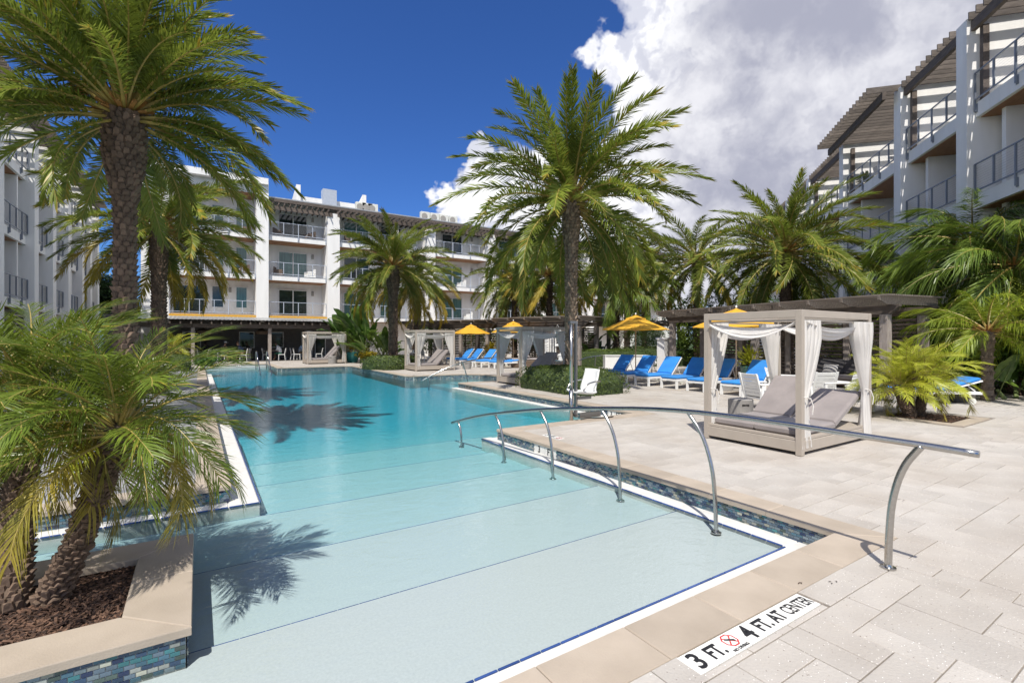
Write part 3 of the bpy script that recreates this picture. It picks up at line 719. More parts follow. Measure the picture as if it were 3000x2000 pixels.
# ---- dining pavilion before the back wing
pv = thing('dining_pavilion', 'timber framed dining pavilion with corrugated roof at the far pool end', 'pavilion', (-3.6, 40.4, 0))
PX = 13.2
mb = MB()
nn = 110
mb.grid(lambda a, b: (-.1 + a * (PX + .4), -.6 + b * 3.9, 2.98 + b * .42 + .012 * sin(a * nn * pi)), nn * 2, 1); mb.ob('roof', M_metalroof, pv)
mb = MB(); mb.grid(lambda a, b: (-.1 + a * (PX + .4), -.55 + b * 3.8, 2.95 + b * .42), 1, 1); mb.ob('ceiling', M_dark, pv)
for a, b in ((0, 3.3), (3.303, 8.1), (8.103, PX)):
    mb = MB(); mb.box(a, b, -.12, .12, 2.42, 2.73, bev=.01); mb.ob('beam', M_wood, pv)
mb = MB(); mb.box(-.045, .045, -.5, 3, 0, .2); mr = mb.mesh('rafter', M_wood); x = .2
while x < PX: inst('rafter', mr, pv, (x, 0, 2.735), (radians(6.1), 0, 0)); x += .6
mb = MB(); mb.box(-.11, .11, -.11, .11, 0, 2.419, bev=.01); mp_ = mb.mesh('post', M_woodg)
for x in (.15, 3.3, 8.1, PX - .3): inst('post', mp_, pv, (x, 0, 0))
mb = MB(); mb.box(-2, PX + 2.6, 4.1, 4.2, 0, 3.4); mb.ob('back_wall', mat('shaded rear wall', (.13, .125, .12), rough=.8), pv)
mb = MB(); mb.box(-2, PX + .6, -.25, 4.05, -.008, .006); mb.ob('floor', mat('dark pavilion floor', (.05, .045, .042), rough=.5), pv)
for x, w in ((3.2, 1.2), (6.9, 1.1), (9.0, 1.2), (11.4, .9), (12.5, .9), (1.2, 1.2)):
    mb = MB(); mb.box(-w/2, w/2, -.04, 0, .1 if w < 1 else .9, 2.2); f = mb.ob('window', M_frame, pv, (x, 4.095, 0)); mb = MB(); mb.box(-w/2 + .07, w/2 - .07, -.06, -.042, .17 if w < 1 else .97, 2.13); mb.ob('pane', M_glass, f)
for x in (7.7, 3.9): 
    mb = MB(); mb.lathe([(.02, .45), (.05, .44), (.42, .22), (.43, .05), (.40, 0), (.38, .05), (.36, .2), (.02, .42)], 18); mb.tube([(0, 0, .44), (0, 0, .9)], .012, 6); mb.ob('woven_pendant', M_wicker, pv, (x, 1.3, 2.0))
# ---------------------------------------------------------------- vegetation
G_date = leafmat('date palm leaf', (.245, .285, .04), (.11, .16, .025), tr=.4)
G_old = leafmat('yellowing palm leaf', (.42, .30, .035), (.16, .17, .03))
G_pyg = leafmat('pygmy palm leaf', (.21, .265, .035), (.09, .145, .02), rough=.33, tr=.38)
G_pygy = leafmat('sunny pygmy palm leaf', (.50, .50, .045), (.30, .35, .035), rough=.38, tr=.38)
G_queen = leafmat('queen palm leaf', (.21, .285, .04), (.095, .155, .025), rough=.4, tr=.4)
G_queeny = leafmat('lime palm leaf', (.32, .37, .03), (.17, .24, .022), rough=.4, tr=.38)
G_broad = leafmat('broad leaf', (.09, .17, .028), (.045, .095, .018), rough=.35, nscale=3)
G_broady = leafmat('pale broad leaf', (.17, .25, .04), (.10, .17, .03), rough=.35, nscale=3)
G_hedge = leafmat('box hedge leaf', (.12, .165, .028), (.055, .09, .018), rough=.5, nscale=5)
G_hcore = mat('hedge core', (.03, .05, .012), rough=.9)
G_croton = leafmat('golden shrub leaf', (.45, .33, .02), (.18, .18, .02), nscale=6)
G_pine = leafmat('dark needle', (.02, .04, .015), (.01, .02, .008))
M_rach = mat('palm rachis', (.34, .26, .07), rough=.5, var=.2)
M_bark = mat('palm bark', (.17, .12, .085), rough=.9, scale=5, col2=(.06, .042, .03), bump=.7, bscale=26)
M_bark2 = mat('grey palm bark', (.25, .19, .14), rough=.9, scale=5, col2=(.10, .075, .055), bump=.7, bscale=26)
M_base = mat('palm leaf base', (.17, .115, .08), rough=.85, scale=7, col2=(.055, .037, .027), rnd=.35, bump=.4, bscale=30)
M_base2 = mat('grey palm leaf base', (.30, .225, .16), rough=.85, scale=7, col2=(.12, .088, .064), rnd=.35, bump=.4, bscale=30)
M_boot = mat('orange petiole', (.34, .17, .045), rough=.7, var=.3)
M_stem = mat('green stem', (.13, .17, .05), rough=.6, var=.2)

def frond(name, L, n, ll, droop, mats, rnd, w=.032, vee=.45, plum=0, base=.14, hang=.25, fwd0=1.15, fwd1=.38, stray=.25, tipy=.0):
    """a pinnate frond along +X; mats = (leaf, rachis[, tip])"""
    mb = MB(); N_ = 14; P = []; T = []
    x = z = 0; seg = L / N_
    sw = rnd.uniform(-.12, .12) * L
    for i in range(N_ + 1):
        t = i / N_; a = -droop * t ** 1.35
        P.append(Vector((x, sw * t * t, z))); T.append(Vector((cos(a), 2 * sw * t / L, sin(a))).normalized()); x += seg * cos(a); z += seg * sin(a)
    mb.tube(P, [max(.003, (.022 + .006 * (1 - i / N_)) * L / 2.6 * (1 - .9 * i / N_)) for i in range(N_ + 1)], 5, mi=1)
    for i in range(n):
        t = base + (1 - base) * (i + rnd.uniform(-.3, .3)) / n; t = min(max(t, 0), .999)
        k = min(int(t * N_), N_ - 1); f = t * N_ - k
        p = P[k].lerp(P[k + 1], f); tg = T[k].lerp(T[k + 1], f).normalized()
        q = (t - base) / (1 - base)
        l = ll * min(1, .35 + q * 3.2) * (1 - .42 * q ** 3) * rnd.uniform(.82, 1.12)
        ang = fwd0 + (fwd1 - fwd0) * q
        for sg in (-1, 1):
            side = Vector((-tg.y, tg.x, 0)).normalized() * sg; upv = tg.cross(side) * sg; upv = upv if upv.z > 0 else -upv
            va = vee + (rnd.uniform(-plum, plum) if plum else rnd.uniform(-.18, .18)); a2 = ang + rnd.uniform(-.15, .15)
            dr = (tg * cos(a2) + (side * cos(va) + upv * sin(va)) * sin(a2)).normalized()
            wd = tg.cross(dr).cross(dr).normalized(); wd = (wd + upv * rnd.uniform(-.4, .4)).normalized()
            hg = Vector((0, 0, -hang * l * rnd.uniform(.6, 1.4)))
            m_ = p + dr * l * .5 + hg * .28; e = p + dr * l * .97 + hg
            ww = wd * w * .5
            o = len(mb.v)
            mi = 2 if (len(mats) > 2 and (q > tipy or rnd.random() < stray)) else 0
            mb.add([p - ww * .6, p + ww * .6, m_ + ww, m_ - ww, e], [(0, 1, 2, 3), (3, 2, 4)], mi)
    return mb.mesh(name, list(mats))
def fronds(nm, k, seed, **kw):
    out = []
    for i in range(k):
        rr = random.Random(seed + i * 17); q = dict(kw); q['droop'] = kw['droop'] * rr.uniform(.75, 1.3); out.append(frond(nm, rnd=rr, **q))
    return out
FD = fronds('frond', 7, 11, L=2.6, n=104, ll=.37, droop=1.12, mats=(G_date, M_rach, G_old), tipy=.97, stray=.05, w=.0245, vee=.35, plum=.6, fwd0=1.05, fwd1=.42, hang=.12, base=.16)
FDY = fronds('frond', 4, 31, L=2.6, n=98, ll=.36, droop=1.25, mats=(G_date, M_rach, G_old), w=.025, tipy=.45, vee=.4, plum=.5, fwd0=1.05, fwd1=.42, hang=.16)
FP = fronds('frond', 6, 51, L=1.12, n=50, ll=.30, droop=1.2, mats=(G_pyg, M_rach, G_old), tipy=.99, stray=.04, w=.0105, vee=.4, plum=.2, hang=.36, fwd0=1.15, fwd1=.5)
FPY = fronds('frond', 3, 71, L=1.1, n=50, ll=.29, droop=1.5, mats=(G_pygy, M_rach, G_old), w=.0115, vee=.3, hang=.5, tipy=.25, fwd1=.5)
FPS = fronds('frond', 5, 91, L=1.12, n=44, ll=.29, droop=1.3, mats=(G_pygy, M_rach), w=.0115, vee=.4, hang=.3, fwd1=.5)
FQ = fronds('frond', 5, 111, L=3.0, n=80, ll=.66, droop=1.35, mats=(G_queen, M_rach), w=.03, plum=.8, vee=.1, hang=.75, fwd0=1.0, fwd1=.5)
FQY = fronds('frond', 4, 131, L=2.6, n=76, ll=.55, droop=1.3, mats=(G_queeny, M_rach), w=.028, plum=.7, vee=.15, hang=.65)

def trunk(root, pts, rad, m, wedge, mw, spacing, single, size, tilt=.35, twist=2.4, seedv=1, z0=0):
    """ringed trunk along pts with leaf-base scales; single = scales kept as objects of their own"""
    rr = random.Random(seedv); mb = MB(); P = [Vector(p) for p in pts]; n = 16; rings = 40
    def pos(t):
        f = t * (len(P) - 1); k = min(int(f), len(P) - 2); return P[k].lerp(P[k + 1], f - k), (P[k + 1] - P[k]).normalized()
    def rd(t):
        f = t * (len(rad) - 1); k = min(int(f), len(rad) - 2); return rad[k] + (rad[k + 1] - rad[k]) * (f - k)
    mb.tube([pos(i / rings)[0] for i in range(rings + 1)], [rd(i / rings) * (.86 + .06 * (i % 2)) for i in range(rings + 1)], n)
    tr = mb.ob('trunk', m, root, smooth=True)
    Ltot = sum((P[i + 1] - P[i]).length for i in range(len(P) - 1)); rows = int(Ltot / spacing); items = []
    for j in range(rows):
        t = (j + .5) / rows; c, ax = pos(t); r = rd(t); k = max(6, int(2 * pi * r / size)); ph = rr.uniform(0, .3) + (pi / k if j % 2 else 0)
        for i in range(k):
            a = 2 * pi * i / k + ph + rr.uniform(-.08, .08)
            items.append((t, c, ax, r, a, rr.uniform(.8, 1.2)))
    # scale shape: pointed wedge standing off the trunk
    def shape(): 
        q = MB(); s_ = size; q.add([(-s_*.5, 0, -s_*.5), (s_*.5, 0, -s_*.5), (s_*.36, .0, s_*.5), (-s_*.36, .0, s_*.5), (-s_*.40, s_*.16, -s_*.3), (s_*.40, s_*.16, -s_*.3), (s_*.26, s_*.42, s_*.42), (-s_*.26, s_*.42, s_*.42), (0, s_*.46, s_*.55)],
              [(0, 1, 5, 4), (1, 2, 6, 5), (3, 0, 4, 7), (4, 5, 6, 7), (7, 6, 8), (3, 7, 8), (8, 6, 2), (2, 3, 8)]); return q
    sh = shape(); me = sh.mesh('leaf_base', mw) if single else None
    cand = items
    if single:
        cam_ = root.matrix_world.inverted() @ Vector((0, 0, HC)) if False else (Vector((0, 0, HC)) - root.location)
        vis = [(1 if (Vector((cos(it[4]), sin(it[4]), 0))).dot((cam_ - it[1]).normalized()) > -.1 else 0, it) for it in items]
        vis.sort(key=lambda q: -q[0]); items = [q[1] for q in vis]
    rest = MB()
    for ii, (t, c, ax, r, a, sc) in enumerate(items):
        out = Vector((cos(a), sin(a), 0)); out = (out - ax * out.dot(ax)).normalized(); sd = ax.cross(out)
        p = c + out * r * .86
        tl = tilt * (.4 + .9 * t)
        M3 = Matrix((-sd, out, ax)).transposed().to_4x4()
        M = Matrix.Translation(p) @ M3 @ Matrix.Rotation(-tl * .3, 4, 'X') @ Matrix.Rotation(rr.uniform(-.2, .2), 4, 'Y') @ Matrix.Diagonal((sc, sc * rr.uniform(.7, 1.2), sc * rr.uniform(.85, 1.25), 1))
        if ii < single:
            o = inst('leaf_base', me, tr); o.matrix_local = M
        else: rest.add([M @ Vector(v) for v in sh.v], sh.f)
    if rest.f: rest.ob('leaf_base_bark', mw, tr, kind='stuff')
    return pos(1)[0]
def crown(root, c, meshes, old, n, scale, rr, e0=1.35, e1=-.75, oldfrac=.25, power=.8, front=None):
    fa = atan2(-root.location.y, -root.location.x)
    for i in range(n):
        q = (i + .5) / n; el = e0 + (e1 - e0) * q ** power + rr.uniform(-.12, .12); a = i * 2.39996 + rr.uniform(-.25, .25)
        if front is not None and el < front and abs((a - fa + pi) % (2 * pi) - pi) < .62: continue
        src = old if (old and q > 1 - oldfrac) else meshes
        me = rr.choice(src); s = scale * rr.uniform(.88, 1.1) * (.72 if q < .08 else 1)
        r0 = .06 * scale
        o = inst('frond', me, root, (c[0] + cos(a) * r0, c[1] + sin(a) * r0, c[2] + .12 * scale * (1 - 2 * q)), (rr.uniform(-.5, .5), -el, a), s)
def palm(name, label, base, h, r, meshes, old=None, n=42, scale=1.35, lean=(0, 0), seed=1, m=None, mw=None, single=0, size=.1, spacing=.09, bulge=1.25, group=None, cat='palm tree', **kw):
    t = thing(name, label, cat, (base[0], base[1], base[2] if len(base) > 2 else 0), 0, group); rr = random.Random(seed)
    pts = [(lean[0] * k * k, lean[1] * k * k, h * k) for k in (0, .25, .5, .75, 1)]
    rad = [r * 1.25, r * 1.02, r, r, r * .98, r * 1.02, r * bulge, r * bulge * .95]
    c = trunk(t, pts, rad, m or M_bark, None, mw or M_base, spacing, single, size, seedv=seed)
    # petiole boots
    mb = MB()
    for i in range(22):
        a = i * 2.4; e = .9 - i * .05; d = Vector((cos(a) * cos(e), sin(a) * cos(e), sin(e))); p = Vector(c) + Vector((cos(a), sin(a), 0)) * r * .6
        mb.bar(p - d * .05, p + d * .42 * scale / 1.3, .07 * scale / 1.3, .03)
    mb.ob('leaf_sheath', M_boot, t)
    if cat == 'palm tree' and name == 'date_palm':
        for j in range(2):
            mb = MB(); a = rr.uniform(0, 6.3); p = Vector(c); q = p + Vector((cos(a), sin(a), .55)) * .55 * scale / 1.3; mb.tube([p, q], .02, 5)
            for k in range(26):
                d = Vector((cos(a) + rr.uniform(-.7, .7), sin(a) + rr.uniform(-.7, .7), rr.uniform(-.9, .5))).normalized() * rr.uniform(.25, .5) * scale / 1.3; mb.tube([q, q + d * .6, q + d + Vector((0, 0, -.12))], .006, 3)
            mb.ob('fruit_stalk', M_boot, t)
    crown(t, c, meshes, old, n, scale, rr, **kw); return t
# --- the tall palms
p = at(287, 9.2); palm('date_palm', 'tallest palm at the left with thick rough trunk rising behind the foreground fronds', L3(p), zy(262, 9.2), .172, FD, None, n=118, scale=1.17, seed=3, single=300, size=.125, spacing=.105, oldfrac=.04, e0=1.5, e1=-.38, bulge=2.05, front=.3, power=1.15)
p = at(1312, 16.6); palm('date_palm', 'tall palm in the middle growing out of the clipped hedge by the pool lift', L3(p), zy(462, 16.6), .195, FD, None, n=88, scale=1.6, seed=8, m=M_bark2, mw=M_base2, single=300, size=.14, spacing=.12, e0=1.5, e1=-.75, bulge=1.6, front=-.1, power=.92)
p = at(365, 15.5); palm('date_palm', 'shorter palm right behind the tall left palm, crown before the balconies', L3(p), zy(525, 15.5), .215, FD, FDY, n=80, scale=1.12, seed=5, size=.10, spacing=.10, oldfrac=.35, e1=-.8, front=-.2)
p = at(903, 27); palm('date_palm', 'palm in the round hedge beside the second cabana, green crown before the back wing', L3(p), zy(612, 27), .25, FD, FDY, n=88, scale=1.34, seed=12, size=.13, spacing=.13, oldfrac=.18, bulge=1.5, e0=1.5, front=-.2)
p = at(955, 33); palm('date_palm', 'yellowing palm half hidden behind the palm in the round hedge', L3(p), zy(640, 33), .22, FD, FDY, n=40, scale=1.35, seed=14, size=.14, spacing=.16, oldfrac=.6, e0=.8)
p = at(1803, 21); palm('date_palm', 'palm rising behind the large slatted pergola on the right', L3(p), zy(580, 21), .22, FD, None, n=92, scale=1.5, seed=17, size=.12, spacing=.13, e1=-.95, front=-.2, e0=1.5)
for px, d, y, sc, lb, of in ((1182, 36, 648, 1.5, 'dark green palm left of the central palm, before the balconies', .1), (1262, 34, 632, 1.55, 'golden palm directly behind the central trunk', .6), (1415, 31, 610, 1.4, 'palm with hanging fronds right of the central trunk, above the yellow umbrella', .2),
                             (1600, 30, 598, 1.55, 'palm between the central palm and the right pergola palm', .1), (1480, 38, 640, 1.3, 'small distant palm above the single yellow umbrella', .2)):
    p = at(px, d); palm('date_palm', lb, L3(p), zy(y, d), .2, FD, FDY, n=54, scale=sc, seed=px, size=.15, spacing=.2, oldfrac=of)
# queen palms by the right wing
p = at(1440, 30); palm('queen_palm', 'feathery palm with pale trunk behind the single yellow umbrella', L3(p), zy(668, 30), .2, FQ, None, n=24, scale=.95, seed=41, size=.12, spacing=.3, m=M_bark2, mw=M_base2)
p = at(2235, 17); palm('queen_palm', 'tall feathery palm in front of the right wing balconies', L3(p), zy(560, 17), .15, FQ, None, n=30, scale=1.12, seed=43, size=.1, spacing=.25, e1=-.5)
p = at(2330, 15); palm('queen_palm', 'feathery palm cut by the right picture edge below the balconies', L3(p), zy(610, 15), .15, FQ, FQY, n=28, scale=1.05, seed=45, size=.1, spacing=.25, oldfrac=.3)
p = at(2110, 21); palm('queen_palm', 'weeping palm between the pergola roof and the right wing', L3(p), zy(640, 21), .15, FQ, FQY, n=28, scale=1.0, seed=46, size=.1, spacing=.25, oldfrac=.3)
p = at(2268, 13.4); palm('queen_palm', 'lime green palm with grey trunk behind the single lounger at the right', L3(p), zy(760, 13.4), .14, FQY, None, n=24, scale=.78, seed=49, size=.08, spacing=.2, m=M_bark2, mw=M_base2, e1=-.3)
# --- pygmy date palms
def pygmy(name, label, base, heads, meshes, old, n, scale, seed, r=.075, oldfrac=.2, size=.055, single=0, e1=-.45):
    t = thing(name, label, 'palm', base, 0); rr = random.Random(seed)
    for hx, hy, hz, bx, by in heads:
        pts = [(bx, by, 0)] + [(bx + (hx - bx) * k ** .8, by + (hy - by) * k ** .8, hz * k) for k in (.35, .7, 1)]
        c = trunk(t, pts, [r * 1.35, r * 1.05, r, r * 1.05, r * .9], M_bark, None, M_base, size * .62, single, size, seedv=seed, tilt=1.6)
        crown(t, c, meshes, old, n, scale, rr, e0=1.5, e1=e1, oldfrac=oldfrac, front=.0, power=1.0)
    return t
a0 = at(112, 3.25); a1 = at(272, 3.3)
pygmy('pygmy_date_palm', 'leaning pygmy palm in the pool planter, right one of the two trunks', L3(a0, -.06), [(a1[0] - a0[0], a1[1] - a0[1], 1.16, 0, 0)], FP, FPY, 60, .75, 61, r=.068, single=280, oldfrac=.16)
a0 = at(18, 3.15); a1 = at(60, 3.5)
pygmy('pygmy_date_palm', 'pygmy palm with upright trunk at the left picture edge in the planter', L3(a0, -.06), [(a1[0] - a0[0], a1[1] - a0[1], 1.24, 0, 0)], FP, FPY, 64, .9, 63, r=.085, single=220, oldfrac=.42)
b0 = at(2100, 10.6)
pygmy('pygmy_date_palm', 'sunlit triple trunk pygmy palm in the paved tree pit at the right', L3(b0, 0), [(.30, -.12, .82, .12, -.02), (-.02, .1, .86, -.06, .05), (-.42, .15, .66, -.14, .02)], FPS, FPY, 36, .84, 65, r=.085, oldfrac=.15, e1=-.35)
b1 = at(395, 31)
pygmy('pygmy_date_palm', 'small sunlit palm before the left part of the dining pavilion', L3(b1, 0), [(0, 0, 1.0, 0, 0)], FPS, FPY, 30, 1.35, 67, r=.1)
# tree pit of the right pygmy palm
pit = bpy.data.objects.new('tree_pit', None); COL.objects.link(pit); pit['kind'] = 'structure'
mb = MB(); mb.add([(12.62, 3.42, -.006), (13.9, 3.42, -.006), (13.9, 4.6, -.006), (12.62, 4.6, -.006)], [(0, 1, 2, 3)]); mb.ob('mulch_bed', M_mulch, pit)
for q in (((12.4, 3.2), (14.1, 3.2), (13.85, 3.45), (12.65, 3.45)), ((14.1, 3.2), (14.1, 4.8), (13.85, 4.55), (13.85, 3.45)), ((12.4, 4.8), (12.4, 3.2), (12.65, 3.45), (12.65, 4.55)), ((14.1, 4.8), (12.4, 4.8), (12.65, 4.55), (13.85, 4.55))):
    o = stone(list(q)); o.parent = pit
chips(pit, 12.66, 13.84, 3.46, 4.54, -.003, 900, .035)

# --- clipped hedges
def hedge(name, label, loc, sx, sy, h, n, rz=0, leaf=.05, seed=1, m=None):
    rr = random.Random(seed); mb = MB(); e = 4.5
    def surf(a, b):
        d = Vector((cos(b) * cos(a), cos(b) * sin(a), sin(b)))
        k = (abs(d.x / (sx/2)) ** e + abs(d.y / (sy/2)) ** e + abs(d.z / h) ** e) ** (-1 / e)
        p = d * k; nz = mnoise.noise(p * 2.3 + Vector((seed, 0, 0))) * .05 + mnoise.noise(p * 6) * .025; return p * (1 + nz / max(.3, k) ), d
    mb.grid(lambda u, v: surf(u * 2 * pi, v * pi / 2)[0] * .93, 26, 9, mi=1)
    for i in range(n):
        a = rr.uniform(0, 2 * pi); 
        x, y = rr.choice([(cos(a), sin(a)), (rr.uniform(-1, 1), rr.choice((-1, 1))), (rr.choice((-1, 1)), rr.uniform(-1, 1)), (rr.uniform(-1, 1), rr.uniform(-1, 1))])
        a = atan2(y * sy, x * sx); b = math.asin(min(1, rr.random() ** .8))
        if rr.random() < .35: b = rr.uniform(.7, pi / 2)
        p, d = surf(a, b); p = p * rr.uniform(.93, 1.03)
        t1 = Vector((rr.gauss(0, 1), rr.gauss(0, 1), rr.gauss(0, 1))); t1 = (t1 - d * t1.dot(d) * .4).normalized(); t2 = t1.cross(d + Vector((rr.uniform(-.6, .6), rr.uniform(-.6, .6), rr.uniform(-.6, .6)))).normalized()
        l = leaf * rr.uniform(.6, 1.3); w = l * .42
        mb.add([p - t1 * l * .5, p + t2 * w * .5, p + t1 * l * .5, p - t2 * w * .5], [(0, 1, 2, 3)], 0)
    o = mb.ob(name, [m or G_hedge, G_hcore], None, loc, (0, 0, rz)); o['label'] = label; o['category'] = 'hedge'; return o
hedge('clipped_hedge', 'low clipped hedge at the foot of the central palm beside the pool lift', (10.35, 12.6, 0), 2.3, 4.0, .74, 9000, leaf=.085, seed=4)
a = at(898, 27.3); hedge('clipped_hedge', 'rounded clipped hedge left of the second cabana around a palm', L3(a), 2.9, 2.6, .72, 5500, leaf=.11, seed=6, rz=.5)
a = at(1375, 28.5); hedge('clipped_hedge', 'long clipped hedge behind the white louvred box', (a[0] + 1, a[1] + .4, 0), 6.2, 1.6, 1.0, 8000, leaf=.08, seed=7, rz=-.45)
a = at(1500, 30); hedge('clipped_hedge', 'darker rear hedge near the white pier', (a[0], a[1], 0), 7, 1.4, 1.15, 6000, leaf=.085, seed=8, rz=-.45)
a = at(398, 27); hedge('clipped_hedge', 'hedge at the left pool edge under the shorter palm', L3(a), 1.6, 5.5, .75, 7000, leaf=.07, seed=9)

# --- broad-leaved plants
def paddle(seed, L=1.15, W=.34, stalk=.5, bend=.9, m=None):
    rr = random.Random(seed); mb = MB(); P = []; x = z = 0; n = 10
    for i in range(n + 1):
        t = i / n; a = .12 - bend * t ** 2; P.append((Vector((x, 0, z)), Vector((-sin(a), 0, cos(a))))); x += L / n * cos(a); z += L / n * sin(a)
    def fn(u, v):
        k = min(int(u * n), n - 1); p, nn = P[k]; p2, n2 = P[k + 1]; f = u * n - k; pp = p.lerp(p2, f); nn = nn.lerp(n2, f)
        w = W * .5 * (sin(pi * min(1, .06 + .94 * u) ** .8) ** .7); s_ = (v - .5) * 2
        return pp + Vector((0, s_ * w, 0)) + nn * (abs(s_) * w * .35 + .02 * sin(u * 22 + s_ * 2))
    mb.grid(fn, 12, 4, mi=0); mb.tube([(-stalk, 0, -stalk * .05), (0, 0, 0), P[5][0]], [.02, .014, .005], 5, mi=1)
    return mb.mesh('leaf', [m or G_broad, M_stem], smooth=True)
PAD = [paddle(i, L=R.uniform(1.0, 1.3), bend=R.uniform(.5, 1.3)) for i in range(5)]; PADY = [paddle(i + 9, m=G_broady, bend=R.uniform(.5, 1.2)) for i in range(3)]
def bird(label, loc, n, scale, seed, pale=.3, h=.6, spread=1.0, group=None, stems=5):
    t = thing('bird_of_paradise', label, 'plant', loc, 0, group); rr = random.Random(seed); mb = MB()
    heads = [(rr.uniform(-.5, .5) * spread, rr.uniform(-.5, .5) * spread, h * rr.uniform(.3, 1)) for _ in range(stems)]
    for hx, hy, hz in heads: mb.tube([(hx * .6, hy * .6, 0), (hx, hy, hz + .2)], [.06, .04], 7)
    mb.ob('stem', M_stem, t)
    for i in range(n):
        hx, hy, hz = rr.choice(heads); a = rr.uniform(0, 2 * pi); el = rr.uniform(.35, 1.3); s = scale * rr.uniform(.75, 1.15)
        d = Vector((cos(a) * cos(el), sin(a) * cos(el), sin(el))) * .5 * s
        inst('leaf', rr.choice(PADY if rr.random() < pale else PAD), t, (hx + d.x, hy + d.y, hz + d.z), (rr.uniform(-.5, .5), -el, a), s)
    return t
def leafball(name, label, loc, rx, ry, rz_, n, leaf, m, seed, trunkh=0, group=None, cat='shrub', clump=True):
    rr = random.Random(seed); t = thing(name, label, cat, loc, 0, group); mb = MB(); cl = []
    for i in range(14 if clump else 1):
        d = Vector((rr.gauss(0, 1), rr.gauss(0, 1), rr.gauss(0, 1))).normalized() * rr.uniform(.2, .75) if clump else Vector((0, 0, 0)); cl.append((d, rr.uniform(.28, .5) if clump else 1))
    for i in range(n):
        c, r = rr.choice(cl); d = Vector((rr.gauss(0, 1), rr.gauss(0, 1), rr.gauss(0, 1))).normalized(); q = c + d * r * rr.uniform(.55, 1) ** .4
        p = Vector((q.x * rx, q.y * ry, max(-.98 * rz_, q.z * rz_) + rz_ + trunkh)); t1 = Vector((rr.gauss(0, 1), rr.gauss(0, 1), rr.gauss(0, .7))).normalized(); t2 = t1.cross(Vector((rr.gauss(0, .4), rr.gauss(0, .4), 1))).normalized()
        l = leaf * rr.uniform(.6, 1.4); w = l * .4; mb.add([p - t1 * l * .5, p + t2 * w * .5, p + t1 * l * .5, p - t2 * w * .5], [(0, 1, 2, 3)])
    mb.ob('crown' if trunkh else 'foliage', m, t)
    mb = MB()
    if trunkh: 
        mb.tube([(0, 0, 0), (.1, 0, trunkh * .6), (0, 0, trunkh + rz_)], [.2, .14, .06], 8)
        for c, r in cl[:6]: mb.tube([(0, 0, trunkh * .8), (c.x * rx, c.y * ry, c.z * rz_ + rz_ + trunkh)], [.08, .02], 5)
        mb.ob('trunk', M_bark, t)
    else:
        for k in range(5): mb.tube([(rr.uniform(-.1, .1), rr.uniform(-.1, .1), 0), (rr.uniform(-.5, .5) * rx, rr.uniform(-.5, .5) * ry, rz_ * rr.uniform(.8, 1.4))], [.02, .008], 5)
        mb.ob('stem', M_bark, t)
    return t
bi = 0
for px, d, n, sc, h, pale, lb in ((800, 35.5, 26, 1.7, 2.0, .3, 'tall bird of paradise at the pavilion corner beside the turquoise pot'), (838, 34, 30, 1.7, 1.8, .35, 'bird of paradise with yellowing leaves left of the hedge palm'), (868, 33, 20, 1.4, .8, .5, 'lower broad leaved plant just left of the hedge palm trunk'),
                                  (1225, 38, 22, 1.5, 1.6, .1, 'bird of paradise above the middle pergola left of the central trunk'), (1265, 37.5, 14, 1.4, 1.2, .2, 'dark bird of paradise half behind the central trunk'), (1360, 31, 18, 1.2, .6, .1, 'dark broad leaved plant right of the central trunk'),
                                  (1390, 33, 14, 1.1, .4, .1, 'broad leaved plant left of the pale palm trunk under the umbrella'), (2338, 13.5, 16, .95, .2, .35, 'broad glossy leaves at the right picture edge above the lounger'), (2325, 15.6, 20, 1.1, .9, .1, 'dark bird of paradise behind the lounger at the right edge'),
                                  (2175, 18, 18, 1.2, 1.0, .2, 'broad leaves behind the right end of the slatted pergola'), (2010, 22.5, 14, 1.3, 1.6, .7, 'pale banana like leaves standing above the pergola roof'), (1945, 24, 18, 1.2, 1.0, .4, 'broad leaves seen through the slatted screen'), (1560, 31, 14, 1.2, .5, .1, 'broad leaved plant beside the white pier')):
    bi += 1; bird(lb, L3(at(px, d)), n, sc, 200 + bi, pale=pale, h=h, spread=1.3)
for px, d, rx, h, m, lb in ((1330, 34, 1.6, 1.7, G_hedge, 'leafy green shrub behind the hedge right of the central palm'), (1470, 36, 2.6, 1.6, G_broad, 'dark shrub mass under the distant palms'), (1620, 29, 2.2, 1.9, G_queen, 'dense green bush behind the left end of the slatted pergola'),
                            (1700, 27, 2.2, 2.1, G_broad, 'dark dense bush left of the palm behind the pergola'), (1860, 25, 2.4, 1.7, G_queen, 'bright shrub behind the middle of the slatted screen'), (2060, 21.5, 1.6, 1.7, G_queeny, 'lime shrub behind the right half of the slatted screen'),
                            (1940, 23, 1.6, 1.0, G_queeny, 'low sunlit shrub behind the sofa screen'), (2190, 16.5, 1.6, 1.4, G_broad, 'dark bush behind the sunlit triple palm'), (2340, 14.5, 1.5, 1.0, G_broad, 'dark understorey bush at the right picture edge'), (1000, 37, 2.4, 1.5, G_broad, 'shrubbery left of the middle pergola'),
                            (1100, 40, 2.6, 1.6, G_queen, 'green shrub above the middle pergola roof at left'), (1160, 38.5, 1.2, 1.2, G_croton, 'yellow shrub above the middle pergola roof'), (880, 37, 1.8, 1.2, G_broady, 'bright green shrub behind the hedge palm'), (845, 33.4, 1.0, .55, G_croton, 'low golden green ground shrub near the hedge palm'),
                            (1240, 36, 2.2, 1.2, G_broad, 'dark shrub behind the slatted board with the life rings'), (470, 27, 1.0, .35, G_broad, 'dark low plant at the far left pool corner')):
    leafball('shrub', lb, L3(at(px, d)), rx, rx, h, int(1500 * rx), .15, m, px)
leafball('pine_tree', 'dark pine tree in the gap between left wing and back wing', L3(at(245, 62)), 3.6, 3.6, 4.6, 9000, .5, G_pine, 5, trunkh=2, cat='tree')
